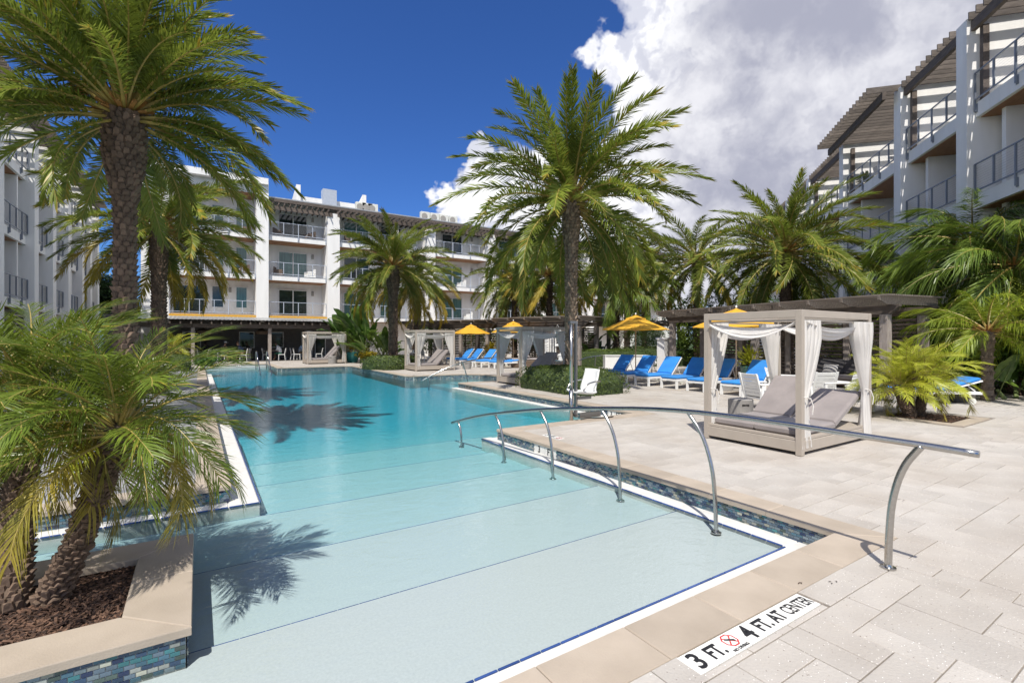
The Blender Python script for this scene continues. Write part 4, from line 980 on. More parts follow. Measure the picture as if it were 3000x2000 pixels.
leafball('pine_tree', 'second darker tree low behind the pavilion corner at the left', L3(at(285, 60)), 3.0, 3.0, 3.0, 6000, .5, G_pine, 9, trunkh=1, cat='tree')
# far tree line closing the court behind the right garden
for i, px in enumerate((1560, 1640, 1720, 1800)):
    leafball('shrub', ['leafy tree behind the palm between centre and pergola', 'dark tree left of the pergola palm', 'dark tree just behind the pergola palm', 'tree right of the pergola palm before the wing'][i], L3(at(px, 34 - i * 2)), 2.3, 2.3, 2.0, 3500, .2, G_broad, 300 + i, trunkh=.8, cat='tree')
# pots
def pot(label, loc, r, h, m, fm, seed, fh=.5, fr=.55):
    t = thing('planted_pot', label, 'pot plant', loc); mb = MB(); mb.lathe([(r * .7, 0), (r * .95, h * .5), (r, h * .9), (r * 1.08, h), (r * .98, h), (r * .9, h * .9), (.01, h * .88)], 20); mb.ob('pot', m, t, smooth=True)
    rr = random.Random(seed); mb = MB()
    for i in range(420):
        a = rr.uniform(0, 6.3); e = rr.uniform(.1, 1.5); p = Vector((0, 0, h * .9)) + Vector((cos(a) * cos(e), sin(a) * cos(e), sin(e) * fh / fr)) * fr * rr.uniform(.3, 1); d = Vector((cos(a) * cos(e), sin(a) * cos(e), sin(e) * .7)).normalized(); s_ = Vector((-sin(a), cos(a), 0))
        l = .28; mb.add([p - s_ * .02, p + s_ * .02, p + d * l * .6 + s_ * .025, p + d * l * .6 - s_ * .025, p + d * l + Vector((0, 0, -.05))], [(0, 1, 2, 3), (3, 2, 4)])
    mb.ob('foliage', fm, t)
M_turq = mat('turquoise glaze', (.06, .36, .36), rough=.25, var=.15)
M_teal = mat('dark teal glaze', (.04, .13, .12), rough=.3, var=.2)
pot('turquoise glazed pot with golden shrub beside the pavilion', L3(at(810, 34.2)), .45, .72, M_turq, G_croton, 1, fh=1.1, fr=.75)
pot('dark teal pot with spiky green plant between the loungers on the right', L3(at(1724, 19.3)), .38, .6, M_teal, G_pygy, 2, fh=.75, fr=.65)
pot('teal pot with yellow green plant beside the left lounger group', L3(at(1128, 33)), .34, .55, M_teal, G_croton, 3, fh=.8, fr=.7)
# ---------------------------------------------------------------- pool rails
def on_u(x, y, u):
    s = (x - CX) / F; d = u / (VD[0] + RT[0] * s); return Vector((u, d * (VD[1] + RT[1] * s), HC - d * (y - HY) / F))
RU = 4.3
hr = thing('pool_handrail', 'long arched stainless handrail descending the pool steps on six curved posts', 'handrail', (RU, 1.53, 0))
o0 = Vector((RU, 1.53, 0))
ctl = [on_u(x, y, RU) - o0 for x, y in ((1038, 971), (1085, 958), (1140, 949), (1240, 940), (1310, 938), (1380, 937.5), (1480, 938), (1580, 944), (1700, 958), (1850, 980), (2000, 1004), (2120, 1022), (2249, 1043))]
def smoothpath(p, it=2):
    for _ in range(it):
        q = [p[0]]
        for i in range(len(p) - 1): q += [p[i].lerp(p[i + 1], .25), p[i].lerp(p[i + 1], .75)]
        p = q + [p[-1]]
    return p
mb = MB(); mb.tube(smoothpath(ctl, 1), .024, 14); mb.ob('top_rail', M_steel, hr, smooth=True)
for (tx, ty), (bx, by) in (((1052, 968), (1060, 1025)), ((1137, 951), (1157, 1062)), ((1240, 941), (1270, 1100)), ((1381, 939), (1425, 1150)), ((1579, 945), (1645, 1222)), ((2116, 1024), (2040, 1305))):
    t = on_u(tx, ty, RU) - o0; b = on_u(bx, by, RU) - o0
    if bx != 2040: b.z = min(b.z, -.22)
    else: b.z = 0
    m1 = Vector((0, b.y + (t.y - b.y) * .12, b.z + (t.z - b.z) * .55))
    pth = [b, b.lerp(m1, .5) + Vector((0, -(t.y - b.y) * .03, 0)), m1, Vector((0, b.y + (t.y - b.y) * .45, b.z + (t.z - b.z) * .82)), t]
    mb = MB(); mb.tube(smoothpath(pth, 2), .020 if bx != 2040 else .025, 12); po = mb.ob('post', M_steel, hr, smooth=True)
    mb = MB(); mb.lathe([(.05, 0), (.05, .010), (.03, .014), (.026, .03)], 18, tuple(b)); mb.ob('base_flange', M_steel, po)
def rail(label, pts, posts, r=.022):
    t = thing('pool_rail', label, 'handrail', pts[0]); o = Vector(pts[0]); mb = MB(); mb.tube(smoothpath([Vector(p) - o for p in pts], 2), r, 8); mb.ob('top_rail', M_steel, t, smooth=True)
    for a, b in posts: mb = MB(); mb.tube(smoothpath([Vector(a) - o, (Vector(a) - o).lerp(Vector(b) - o, .5) + Vector((.04, 0, .0)), Vector(b) - o], 2), r, 8); mb.ob('post', M_steel, t, smooth=True)
p0 = at(968, 19.5); p1 = at(1060, 20); p2 = at(1134, 20.8)
rail('sloping steel rail in the inlet before the second cabana', [L3(p0, zy(875, 19.5)), L3(at(1010, 19.7), zy(851, 19.7)), L3(at(1062, 20), zy(831, 20)), L3(at(1110, 20.6), zy(822, 20.6)), L3(p2, zy(821, 20.8))],
     [(L3(at(985, 19.5), -.4), L3(at(982, 19.5), zy(866, 19.5))), (L3(at(1075, 20), -.2), L3(at(1062, 20), zy(831, 20)))])
p = at(1152, 23)
rail('short steel rail on the deck behind the third cabana curtain', [L3(at(1120, 22.6), zy(823, 22.6)), L3(at(1138, 22.8), zy(820, 22.8)), L3(at(1160, 23), zy(819, 23))], [(L3(at(1152, 23), 0), L3(at(1158, 23), zy(819, 23)))])
rail('steel rail beside the spa right of the central trunk', [L3(at(1330, 22), zy(828, 22)), L3(at(1345, 22), zy(821, 22)), L3(at(1372, 22), zy(817, 22)), L3(at(1384, 22), zy(816, 22))], [(L3(at(1362, 22), 0), L3(at(1368, 22), zy(818, 22)))])
lad = thing('pool_ladder', 'pair of steel grab rails at the far pool alcove corner', 'pool ladder', (3.6, 30.9, 0))
for dx in (-.75, -.2):
    mb = MB(); mb.tube(smoothpath([Vector((dx, 1.2, -.2)), Vector((dx, 1.2, .85)), Vector((dx, .9, .95)), Vector((dx, .55, .8)), Vector((dx, -1.0, -.1)), Vector((dx, -1.3, -.35))], 2), .024, 8); mb.ob('grab_rail', M_steel, lad, smooth=True)
    mb = MB(); mb.tube([(dx, .4, .72), (dx, .4, -.3)], .022, 8); mb.ob('post', M_steel, lad, smooth=True)

# ---------------------------------------------------------------- cabanas
M_taupe = mat('taupe powder coat', (.39, .34, .285), rough=.45, var=.04)
M_cush = mat('grey taupe cushion', (.25, .22, .21), rough=.85, var=.12, scale=3, sheen=.2, bump=.5, bscale=5)
M_curt = mat('white curtain', (.80, .775, .74), rough=.9, var=.03, trans=.3)
M_conc = mat('cast concrete', (.30, .285, .27), rough=.85, scale=6, col2=(.22, .21, .2), bump=.2)
def curtain(h, wtop, wtie, wbot, htie, seed, folds=6, dep=.05):
    rr = random.Random(seed); ph = rr.uniform(0, 6); mb = MB()
    def fn(u, v):
        z = h * v
        if z > htie: q = (z - htie) / (h - htie); w = wtie + (wtop - wtie) * min(1, q * 1.25) ** .85; cx = w * .5 * 1.0
        else: q = z / htie; w = wtie + (wbot - wtie) * (1 - q) ** .7; cx = wtie * .5
        amp = dep * (.5 + .5 * min(1, w / wtop))
        x = cx + (u - .5) * w; y = amp * (sin(u * folds * 2 * pi + ph) + .4 * sin(u * folds * 4.7 * pi + ph * 2 + z * 2)) * (.75 + .25 * sin(z * 3 + ph))
        return Vector((x, y, z))
    mb.grid(fn, 54, 22); return mb
def swag(L_, drop, seed, dep=.22):
    mb = MB()
    def fn(u, v):
        z = -drop * 4 * u * (1 - u) * (.35 + .65 * v) + .02 * sin(v * 18 + u * 2); y = dep * (v - .5) * (1 - .5 * sin(pi * u)) + .012 * sin(v * 22)
        return Vector((u * L_, y, z - .02))
    mb.grid(fn, 22, 12); return mb
def cabana(label, loc, lx, ly, h, backs=(1.0, .72), seed=1, wood=False):
    t = thing('cabana_daybed', label, 'cabana', (loc[0], loc[1], 0)); pw = .085
    mb = MB(); mb.box(-pw/2, pw/2, -pw/2, pw/2, 0, h, bev=.006); mp = mb.mesh('post', M_taupe)
    for x, y in ((0, 0), (lx, 0), (lx, ly), (0, ly)): inst('post', mp, t, (x, y, 0))
    for a, b in (((pw/2, 0), (lx - pw/2, 0)), ((pw/2, ly), (lx - pw/2, ly)), ((0, pw/2), (0, ly - pw/2)), ((lx, pw/2), (lx, ly - pw/2))):
        mb = MB(); mb.bar((*a, h - .055), (*b, h - .055), .075, .11, bev=.005); mb.ob('top_beam', M_taupe, t)
        mb = MB(); mb.bar((*a, h - .15), (*b, h - .15), .025, .025); mb.ob('curtain_rod', M_taupe, t)
        mb = MB(); mb.bar((*a, .13), (*b, .13), .07, .16, bev=.006); mb.bar((*a, .235), (*b, .235), .05, .035); mb.ob('base_rail', M_taupe, t)
    mb = MB(); mb.box(.05, lx - .05, .05, ly - .05, .17, .24); mb.ob('bed_platform', M_taupe, t)
    # two reclining mattresses
    w = (ly - .16) / 2
    for k, ang in enumerate(backs):
        y0 = .07 + k * (w + .02); hinge = lx * .56; bl = lx * .46
        mb = MB(); mb.box(.10, hinge, y0, y0 + w, .245, .36, bev=.03); mb.ob('mattress', M_cush, t)
        M = Matrix.Translation((hinge + .01, 0, .31)) @ Matrix.Rotation(-ang, 4, 'Y')
        mb = MB(); mb.box(0, bl, y0, y0 + w, -.05, .07, M, bev=.03); mb.ob('backrest', M_cush, t)
        mb = MB(); q = M @ Vector((bl * .75, y0 + w / 2, -.055)); mb.bar(q, (q.x + .12, q.y, .245), .03); mb.ob('prop', M_taupe, t)
    hc = h - .15; 
    cs = [((pw/2 + .01, .0), 0), ((lx - pw/2 - .01, 0), pi), ((pw/2 + .01, ly), 0), ((lx - pw/2 - .01, ly), pi)]
    for i, ((x, y), rz) in enumerate(cs):
        mb = curtain(hc - .10, .50, .14, .30, .72, seed * 10 + i, folds=7, dep=.085); mb.ob('curtain', M_curt, t, (x, y + (.012 if rz == 0 else -.012), .10), (0, 0, rz), smooth=True)
        mb = MB(); mb.tube([(cos(a) * .085, sin(a) * .075, .02 * sin(2 * a)) for a in [k * pi / 6 for k in range(13)]], .009, 6); mb.tube([(.05, -.07, 0), (.07, -.1, -.12), (.06, -.09, -.24)], .008, 6); mb.ob('tie_band', M_curt, t, (x + (.05 if rz == 0 else -.05), y, .83))
    for a, b, rz, ll in (((0, ly - .02), 0, 0, lx), ((0, .02), 0, 0, lx), ((.02, 0), 0, pi/2, ly), ((lx - .02, 0), 0, pi/2, ly)):
        mb = swag(ll - .12, .26 if ll > 1.8 else .22, seed)
        mb.ob('swag', M_curt, t, (a[0] + (.06 if rz == 0 else 0), a[1] + (.06 if rz else 0), hc - .02), (0, 0, rz), smooth=True)
    return t
cabana('nearest taupe curtained daybed cabana, on the open paving behind the handrail', (7.32, 3.68), 2.18, 1.52, 2.11, backs=(.46, .70), seed=1)
cabana('cabana half hidden by the low hedge and central palm trunk', (9.66, 14.45), 2.15, 1.55, 2.11, seed=2)
cabana('cabana right of the round hedge with its palm, at the pool corner', (9.4, 23.7), 2.15, 1.5, 2.11, backs=(.85, .85), seed=3)
cabana('farthest cabana, in front of the dining pavilion corner', (6.0, 33.9), 2.4, 1.55, 2.11, backs=(.85, .85), seed=4)
def drum(label, loc, r=.24, h=.45, m=None):
    t = thing('drum_stool', label, 'side table', loc); mb = MB(); mb.lathe([(r - .012, 0), (r, .012), (r, h - .015), (r - .015, h), (.01, h)], 26); mb.ob('body', m or M_conc, t, smooth=False)
    mb = MB(); mb.box(-.07, .07, -r - .003, -r + .03, h - .13, h - .09, bev=.008); mb.ob('hand_hole', M_dark, t, rot=(0, 0, -.6))
drum('grey concrete drum stool behind the nearest cabana', L3(at(1701, 10.1)))
drum('grey concrete drum table between the blue loungers on the right', L3(at(1664, 15.9)), .27, .42)
drum('light concrete drum stool at the foot of the farthest cabana', L3(at(763, 32.6)), .28, .5)
drum('grey drum stool inside the gap beside the half hidden cabana', L3(at(1213, 19.0)), .27, .45)
drum('drum table under the umbrella beyond the second cabana', L3(at(1072, 27.2)), .24, .4)
drum('dark drum stool under the single lounger by the triple palm', L3(at(2210, 13.0)), .26, .36, mat('dark concrete', (.09, .085, .08), rough=.9))

# ---------------------------------------------------------------- loungers
M_blue = mat('blue cushion', (.024, .245, .66), rough=.85, scale=2.5, col2=(.018, .19, .56), sheen=.1, rnd=.12, bump=.4, bscale=6)
def make_lounger(label, loc, rz, ang, group):
    t = thing('sun_lounger', label, 'sun lounger', loc, rz, group); W_ = .68
    mb = MB()
    for y in (-W_/2 + .025, W_/2 - .025): mb.box(0, 2.0, y - .025, y + .025, .26, .33, bev=.005)
    for x in (0.0, .66, 1.28, 1.95): mb.box(x, x + .05, -W_/2 + .05, W_/2 - .05, .27, .32)
    mb.ob('frame', M_white, t)
    for k in range(9): mb = MB(); mb.box(.08 + k * .13, .17 + k * .13, -W_/2 + .051, W_/2 - .051, .321, .335); mb.ob('slat', M_white, t)
    for x in (.03,):
        for y in (-W_/2 + .03, W_/2 - .03): mb = MB(); mb.box(x - .03, x + .04, y - .03, y + .03, 0, .258, bev=.005); mb.ob('leg', M_white, t)
    for y in (-W_/2 + .03, W_/2 - .03):
        mb = MB(); mb.bar((1.70, y, .26), (1.78, y, .1), .05, .05); mb.ob('leg', M_white, t)
        mb = MB(); mb.tube([(1.78, y - .02, .085), (1.78, y + .02, .085)], .085, 16); mb.ob('wheel', M_ac, t)
    mb = MB(); mb.box(.01, 1.22, -W_/2 + .01, W_/2 - .01, .337, .42, bev=.03); mb.ob('seat_cushion', M_blue, t)
    M = Matrix.Translation((1.2, 0, .35)) @ Matrix.Rotation(-ang, 4, 'Y')
    mb = MB(); mb.box(.03, .82, -W_/2 + .01, W_/2 - .01, .015, .10, M, bev=.03); mb.ob('back_cushion', M_blue, t)
    mb = MB()
    for y in (-W_/2 + .02, W_/2 - .02): mb.box(0, .84, y - .018, y + .018, -.02, .012, M)
    mb.box(.8, .84, -W_/2, W_/2, -.02, .012, M); mb.ob('back_frame', M_white, t)
    if ang > .2:
        mb = MB()
        for y in (-W_/2 + .08, W_/2 - .08): q = M @ Vector((.52, y, -.02)); mb.bar(q, (q.x + .22, y, .3), .02)
        mb.ob('strut', M_white, t)
    return t
lab = ['second lit blue lounger from the nearest cabana, half behind its left curtain', 'blue lounger with shaded back seen past the near cabana post', 'blue lounger with half shaded back, third in the right hand row', 'fully sunlit blue lounger in the middle of the right hand row', 'blue lounger with a palm shadow on its back, near the louvred box', 'dark shaded blue lounger at the hedge end of the right hand row']
lab[0] = 'sunlit blue lounger nearest the white armchair, seen through the near cabana'
GR = 'blue loungers in the right hand row'; GL = 'blue loungers beyond the second cabana'
l0 = make_lounger(lab[0], (13.25, 8.65, 0), 0, .85, GR)
for i, v in enumerate((9.87, 10.95, 12.1, 13.2, 14.35)): dup(l0, (13.25 + .05 * (i % 2), v, 0), R.uniform(-.04, .04), lab[i + 1], GR)
for i, (x, d) in enumerate(((1030, 31.5), (1050, 30.3), (1078, 29.0), (1098, 28.2))):
    dup(l0, L3(at(x, d)), .05, ['shaded navy looking lounger farthest in the left group under the umbrella', 'blue lounger right of the shaded one in the left group', 'blue lounger third in the left group with folded back towel rack', 'blue lounger just left of the half hidden cabana'][i], GL)
make_lounger('blue lounger laid flat beside the half hidden cabana', L3(at(1128, 27.3)), .0, .05, GL)
make_lounger('single blue lounger with shadow stripes behind the triple palm', L3(at(2036, 13.1)), radians(-44), .32, None)

# ---------------------------------------------------------------- umbrellas
M_canvas = mat('yellow umbrella canvas', (.74, .40, .03), rough=.75, var=.05, scale=4, trans=.22)
M_polew = mat('pale umbrella pole', (.52, .40, .26), rough=.5, var=.1)
def umbrella(label, loc, r, zr, zt, a0=.2):
    t = thing('patio_umbrella', label, 'umbrella', loc); mb = MB(); mb.tube([(0, 0, 0), (0, 0, zt + .02)], .024, 10); mb.ob('pole', M_polew, t)
    mb = MB(); mb.lathe([(.28, 0), (.28, .05), (.06, .07), (.05, .3), (.02, .3)], 20); mb.ob('base', M_conc, t)
    N_ = 8
    def cloth(r0, z0, r1, z1, flap=0):
        mb = MB(); rows = 7
        for k in range(N_):
            a, b = a0 + k * 2 * pi / N_, a0 + (k + 1) * 2 * pi / N_
            def fn(u, v):
                rr = r0 + (r1 - r0) * v; z = z0 + (z1 - z0) * (v ** .92); pa = Vector((cos(a), sin(a), 0)) * rr; pb = Vector((cos(b), sin(b), 0)) * rr; p = pa.lerp(pb, u)
                sag = sin(pi * u) * (.03 * v + (.05 if flap and v > .9 else 0)); return Vector((p.x, p.y, z - sag * (1 if not flap else .8)))
            mb.grid(fn, 6, rows)
        return mb
    cloth(.30 * r / 1.4, zt - .13, r, zr).ob('canopy', M_canvas, t)
    cloth(.02, zt, .42 * r / 1.4, zt - .15, 1).ob('vent_cap', M_canvas, t)
    mb = MB()
    for k in range(N_):
        a = a0 + k * 2 * pi / N_; mb.add([(cos(a - .006) * r, sin(a - .006) * r, zr + .004), (cos(a + .006) * r, sin(a + .006) * r, zr + .004), (cos(a + .006) * r, sin(a + .006) * r, zr - .03), (cos(a - .006) * r, sin(a - .006) * r, zr - .03)], [(0, 1, 2, 3)])
    mb.ob('seam_tab', M_canvas, t)
    for k in range(N_):
        a = a0 + k * 2 * pi / N_; mb = MB(); mb.bar((0, 0, zt - .07), (cos(a) * (r - .02), sin(a) * (r - .02), zr - .012), .016); mb.bar((0, 0, zr - .1), (cos(a) * r * .5, sin(a) * r * .5, (zr + zt) / 2 - .06), .012); mb.ob('rib', M_polew, t)
    mb = MB(); mb.lathe([(.01, 0), (.03, .02), (.035, .05), (.02, .085), (.004, .09)], 12, (0, 0, zt + .01)); mb.ob('finial', M_white, t)
umbrella('large yellow umbrella with palm shadow over the right hand lounger row', L3(at(1460, 21.8)), 1.5, 2.08, 2.72)
umbrella('yellow umbrella half covered by the nearest cabana', L3(at(1691, 15.9)), 1.42, 2.06, 2.66)
umbrella('yellow umbrella right of the second cabana roof', L3(at(1082, 33)), 1.3, 2.0, 2.62)
umbrella('yellow umbrella peeking over the half hidden cabana', L3(at(1179, 30)), 1.35, 2.05, 2.72)

# ---------------------------------------------------------------- pergolas with slatted screens
M_woodr = mat('mid grey timber', (.24, .205, .175), rough=.85, scale=3, col2=(.13, .108, .092), stretch=(1, 6, 6), rnd=.2, bump=.3, bscale=14)
def pergola(label, A, B, depth, n, zb=2.42, seed=1, raft=7, screen=True, single=True, ext=.6):
    """front line A->B, extends 'depth' to the left-hand normal (back)"""
    A = Vector((*A, 0)); B = Vector((*B, 0)); d = B - A; L_ = d.length; rz = atan2(d.y, d.x)
    t = thing('slatted_pergola', label, 'pergola', A, rz)
    mb = MB(); mb.box(-.11, .11, -.11, .11, 0, zb, bev=.012); mp = mb.mesh('post', M_woodg)
    for i in range(n + 1):
        for y in (0, depth): inst('post', mp, t, (L_ * i / n, y, 0))
    for y in (0, depth):
        mb = MB(); x0, x1 = -ext, L_ + ext; mb.add([(x0, y - .07, zb + .22), (x0, y + .07, zb + .22), (x0 + .25, y - .07, zb + .002), (x0 + .25, y + .07, zb + .002), (x1 - .25, y - .07, zb + .002), (x1 - .25, y + .07, zb + .002), (x1, y - .07, zb + .22), (x1, y + .07, zb + .22), (x0, y - .07, zb + .28), (x0, y + .07, zb + .28), (x1, y - .07, zb + .28), (x1, y + .07, zb + .28)],
                        [(0, 1, 3, 2), (2, 3, 5, 4), (4, 5, 7, 6), (8, 10, 11, 9), (0, 2, 4, 6, 10, 8), (1, 9, 11, 7, 5, 3), (0, 8, 9, 1), (6, 7, 11, 10)]); mb.ob('beam', M_wood, t)
    mb = MB(); y0, y1 = -.75, depth + .25; h = .24; mb.add([(-.035, y0, .12), (.035, y0, .12), (-.035, y0 + .35, 0), (.035, y0 + .35, 0), (-.035, y1, 0), (.035, y1, 0), (-.035, y0, h), (.035, y0, h), (-.035, y1, h), (.035, y1, h)],
        [(0, 1, 3, 2), (2, 3, 5, 4), (6, 8, 9, 7), (0, 2, 4, 8, 6), (1, 7, 9, 5, 3), (0, 6, 7, 1), (4, 5, 9, 8)]); mr = mb.mesh('rafter', M_woodr)
    k = max(3, int(L_ / .95))
    for i in range(k + 1): inst('rafter', mr, t, (-ext * .6 + (L_ + 1.2 * ext) * i / k, 0, zb + .283))
    mb = MB(); mb.box(-ext - .1, L_ + ext + .1, -.02, .02, 0, .035); mpu = mb.mesh('roof_batten', M_woodr); y = -.7
    while y < depth + .22: inst('roof_batten', mpu, t, (0, y, zb + .525)); y += .085
    if screen:
        for i in range(n):
            x0, x1 = L_ * i / n + .15, L_ * (i + 1) / n - .15; w = x1 - x0
            f = MB(); 
            for x in (x0, (x0 + x1) / 2, x1): f.box(x - .04, x + .04, depth - .04, depth + .04, .08, zb - .05)
            sf = f.ob('screen_frame', M_wood, t)
            mb = MB(); mb.box(0, w, -.012, .012, -.045, .045); ms = mb.mesh('slat', M_wood)
            for q in range(17): inst('slat', ms, sf, (x0, depth - .055, .16 + q * .132), (.25, 0, 0))
    return t
A_ = at(1545, 23.5); B_ = at(2034, 14.8)
pergola('large weathered slatted pergola behind the right hand loungers', A_, B_, 1.9, 4, ext=.4)
pergola('weathered slatted pergola above the half hidden cabana and life rings', at(1155, 31.5), at(1330, 28.4), 2.4, 3)
pergola('farther slatted pergola above the second cabana', at(945, 37.5), at(1120, 34.5), 2.4, 3)
pl_ = thing('white_pier', 'white stucco pier at the left end of the large slatted pergola', 'pier', L3(at(1524, 24.2))); mb = MB(); mb.box(-.22, .22, -.22, .22, 0, 1.62); mb.ob('shaft', M_stuc, pl_); mb = MB(); mb.box(-.27, .27, -.27, .27, 1.62, 1.72, bev=.01); mb.ob('cap', M_stuc, pl_)
# timber post behind the hedge, carrying the far garden trellis
tr = thing('garden_trellis', 'thin weathered trellis with one post behind the large yellow umbrella', 'trellis', L3(at(1398, 33))); mb = MB(); mb.box(-.1, .1, -.1, .1, 0, 2.5); mb.ob('post', M_woodg, tr); mb = MB(); mb.box(-4, 6.5, -.06, .06, 2.5, 2.75); mb.ob('beam', M_woodg, tr, rot=(0, 0, -.4))
mb = MB(); mb.box(-.03, .03, -.9, .9, 2.76, 2.9); me = mb.mesh('rafter', M_woodg)
for k in range(14): inst('rafter', me, tr, (cos(-.4) * (-3.8 + k * .75), sin(-.4) * (-3.8 + k * .75), 0), (0, 0, -.4))
# louvred white box
lb = thing('louvred_box', 'white louvred equipment box behind the shaded lounger', 'equipment box', L3(at(1390, 25.6)), radians(-35))
mb = MB(); mb.box(0, 2.3, .02, .8, .02, .74); mb.ob('casing', M_white, lb)
mb = MB(); mb.box(.04, 2.26, 0, .02, -.012, .012); ml = mb.mesh('louvre_slat', M_white)
for k in range(13): inst('louvre_slat', ml, lb, (0, -.005, .06 + k * .054), (-.5, 0, 0))
mb = MB(); 
for x in (0, 1.13, 2.26): mb.box(x, x + .04, -.03, .02, 0, .76)
mb.box(0, 2.3, -.04, .82, .76, .79); mb.ob('box_frame', M_white, lb)
pp = thing('pool_pipe', 'white capped pipe end on the deck right of the louvred box', 'pipe', L3(at(1500, 23.5), 0)); mb = MB(); mb.tube([(-.35, 0, .5), (.15, 0, .5)], .09, 12); mb.tube([(-.1, 0, 0), (-.1, 0, .5)], .04, 8); mb.ob('pipe', M_white, pp)

# ---------------------------------------------------------------- pool lifts
def lift(label, loc, rz, s=1):
    t = thing('pool_lift', label, 'pool lift', loc, rz)
    mb = MB(); mb.tube([(0, 0, -.05), (0, 0, .62)], .046, 14); mb.tube([(0, 0, .62), (0, 0, 2.0)], .032, 14); mb.ob('mast', M_steel, t, smooth=True)
    mb = MB(); mb.box(.095, .145, -.028, .028, .05, 2.04, bev=.006); mb.box(-.05, .15, -.034, .034, 2.0, 2.05, bev=.006); mb.ob('lift_column', M_steel2, t)
    mb = MB()
    def fn(u, v):
        if v < .45: q = v / .45; x = .05 + .42 * q; z = .56 - .05 * sin(q * pi * .5) + .0
        else: q = (v - .45) / .55; x = .47 + .10 * q + .06 * sin(q * pi * .5); z = .51 + .10 * min(1, q * 3) * .5 + .48 * q
        y = (u - .5) * (.50 - .10 * abs(v - .5)); cup = .05 * (2 * abs(u - .5)) ** 3
        return Vector((x - cup * (1 if v > .5 else 0), y, z + (cup if v < .5 else 0)))
    mb.grid(fn, 10, 18); st = mb.ob('seat_shell', M_white, t, (0, 0, .0), smooth=True); sm = st.modifiers.new('s', 'SOLIDIFY'); sm.thickness = .03
    for y in (-.27, .27): mb = MB(); mb.tube(smoothpath([Vector((.1, y, .62)), Vector((.2, y, .76)), Vector((.42, y, .80)), Vector((.58, y * .9, .80))], 1), .016, 8); mb.ob('armrest', M_steel, t, smooth=True)
    mb = MB(); mb.box(.14, .5, -.05, .05, .42, .47); mb.box(.05, .1, -.12, .12, .08, .12); mb.bar((.15, 0, .44), (.08, 0, .1), .03); mb.ob('seat_bracket', M_steel2, t)
    return t
lf = lift('white pool lift seat on tall steel mast at the edge of the near inlet', L3(at(1312, 10.1)), AZ - pi / 2 + .55)
mb = MB(); mb.tube(smoothpath([Vector((.15, -.12, .02)), Vector((.3, -.2, .05)), Vector((.5, -.15, .02)), Vector((.8, -.22, .02)), Vector((1.0, -.18, .02))], 2), .012, 6); mb.ob('cable', M_black, lf, smooth=True)
mb = MB(); mb.box(.2, .78, -.03, .03, .02, .13); mb.ob('footrest', M_steel2, lf)
lift('second white pool lift seat by the spa, half hidden by curtain and trunk', L3(at(1268, 24.5)), AZ - pi / 2 + .3)
def ringmesh(R_, r): 
    mb = MB(); n, k = 28, 10; vs = [((R_ + r * cos(b)) * cos(a), r * sin(b) * .7, (R_ + r * cos(b)) * sin(a)) for a in [i * 2 * pi / n for i in range(n)] for b in [j * 2 * pi / k for j in range(k)]]
    fs = [(i * k + j, i * k + (j + 1) % k, ((i + 1) % n) * k + (j + 1) % k, ((i + 1) % n) * k + j) for i in range(n) for j in range(k)]; mb.add(vs, fs); return mb
M_rope = mat('white rope', (.7, .7, .68), rough=.8)
wq = at(1268, 28.6); az2 = atan2(at(1330, 28.4)[1] - at(1155, 31.5)[1], at(1330, 28.4)[0] - at(1155, 31.5)[0])
sb = thing('slatted_board', 'slatted timber board carrying the rule signs and life rings', 'notice board', L3(wq), az2); mb = MB(); 
for x in (-.95, .95): mb.box(x - .05, x + .05, .02, .12, 0, 2.35)
mb.ob('post', M_wood, sb); mb = MB(); mb.box(-1.0, 1.0, -.012, .012, -.05, .05); ms = mb.mesh('slat', M_wood)
for k in range(17): inst('slat', ms, sb, (0, 0, .15 + k * .132))
def onboard(x, z, y=-.05): return Vector((wq[0] + cos(az2) * x - sin(az2) * y, wq[1] + sin(az2) * x + cos(az2) * y, z))
for lb_, x, z, R_ in (('small white life ring hung high on the slatted board', .42, 2.0, .2), ('white life ring hung at mid height on the slatted board', .42, .98, .3)):
    t = thing('life_ring', lb_, 'life ring', onboard(x, z, -.09), az2); ringmesh(R_, .075).ob('ring', M_white, t, smooth=True); mb = MB(); mb.tube([(-.15, -.02, R_), (0, -.03, R_ + .28), (.15, -.02, R_)], .01, 6); mb.ob('rope', M_rope, t)
M_print = mat('grey sign print', (.25, .25, .27), rough=.6)
for lb_, x, w in (('left white pool rules sign on the slatted board', -.42, .52), ('right white pool rules sign beside the life rings', .10, .42)):
    t = thing('rules_sign', lb_, 'sign', onboard(x, 1.3, -.06), az2); mb = MB(); mb.box(-w/2, w/2, -.012, .012, -.5, .5, bev=.004); mb.ob('panel', M_wtile, t)
    mb = MB()
    for k in range(16):
        if k in (1, 7): continue
        mb.box(-w * .4, w * (.4 if k % 3 else .2), -.0135, -.0125, .42 - k * .055, .445 - k * .055)
    mb.ob('print_lines', M_print, t)

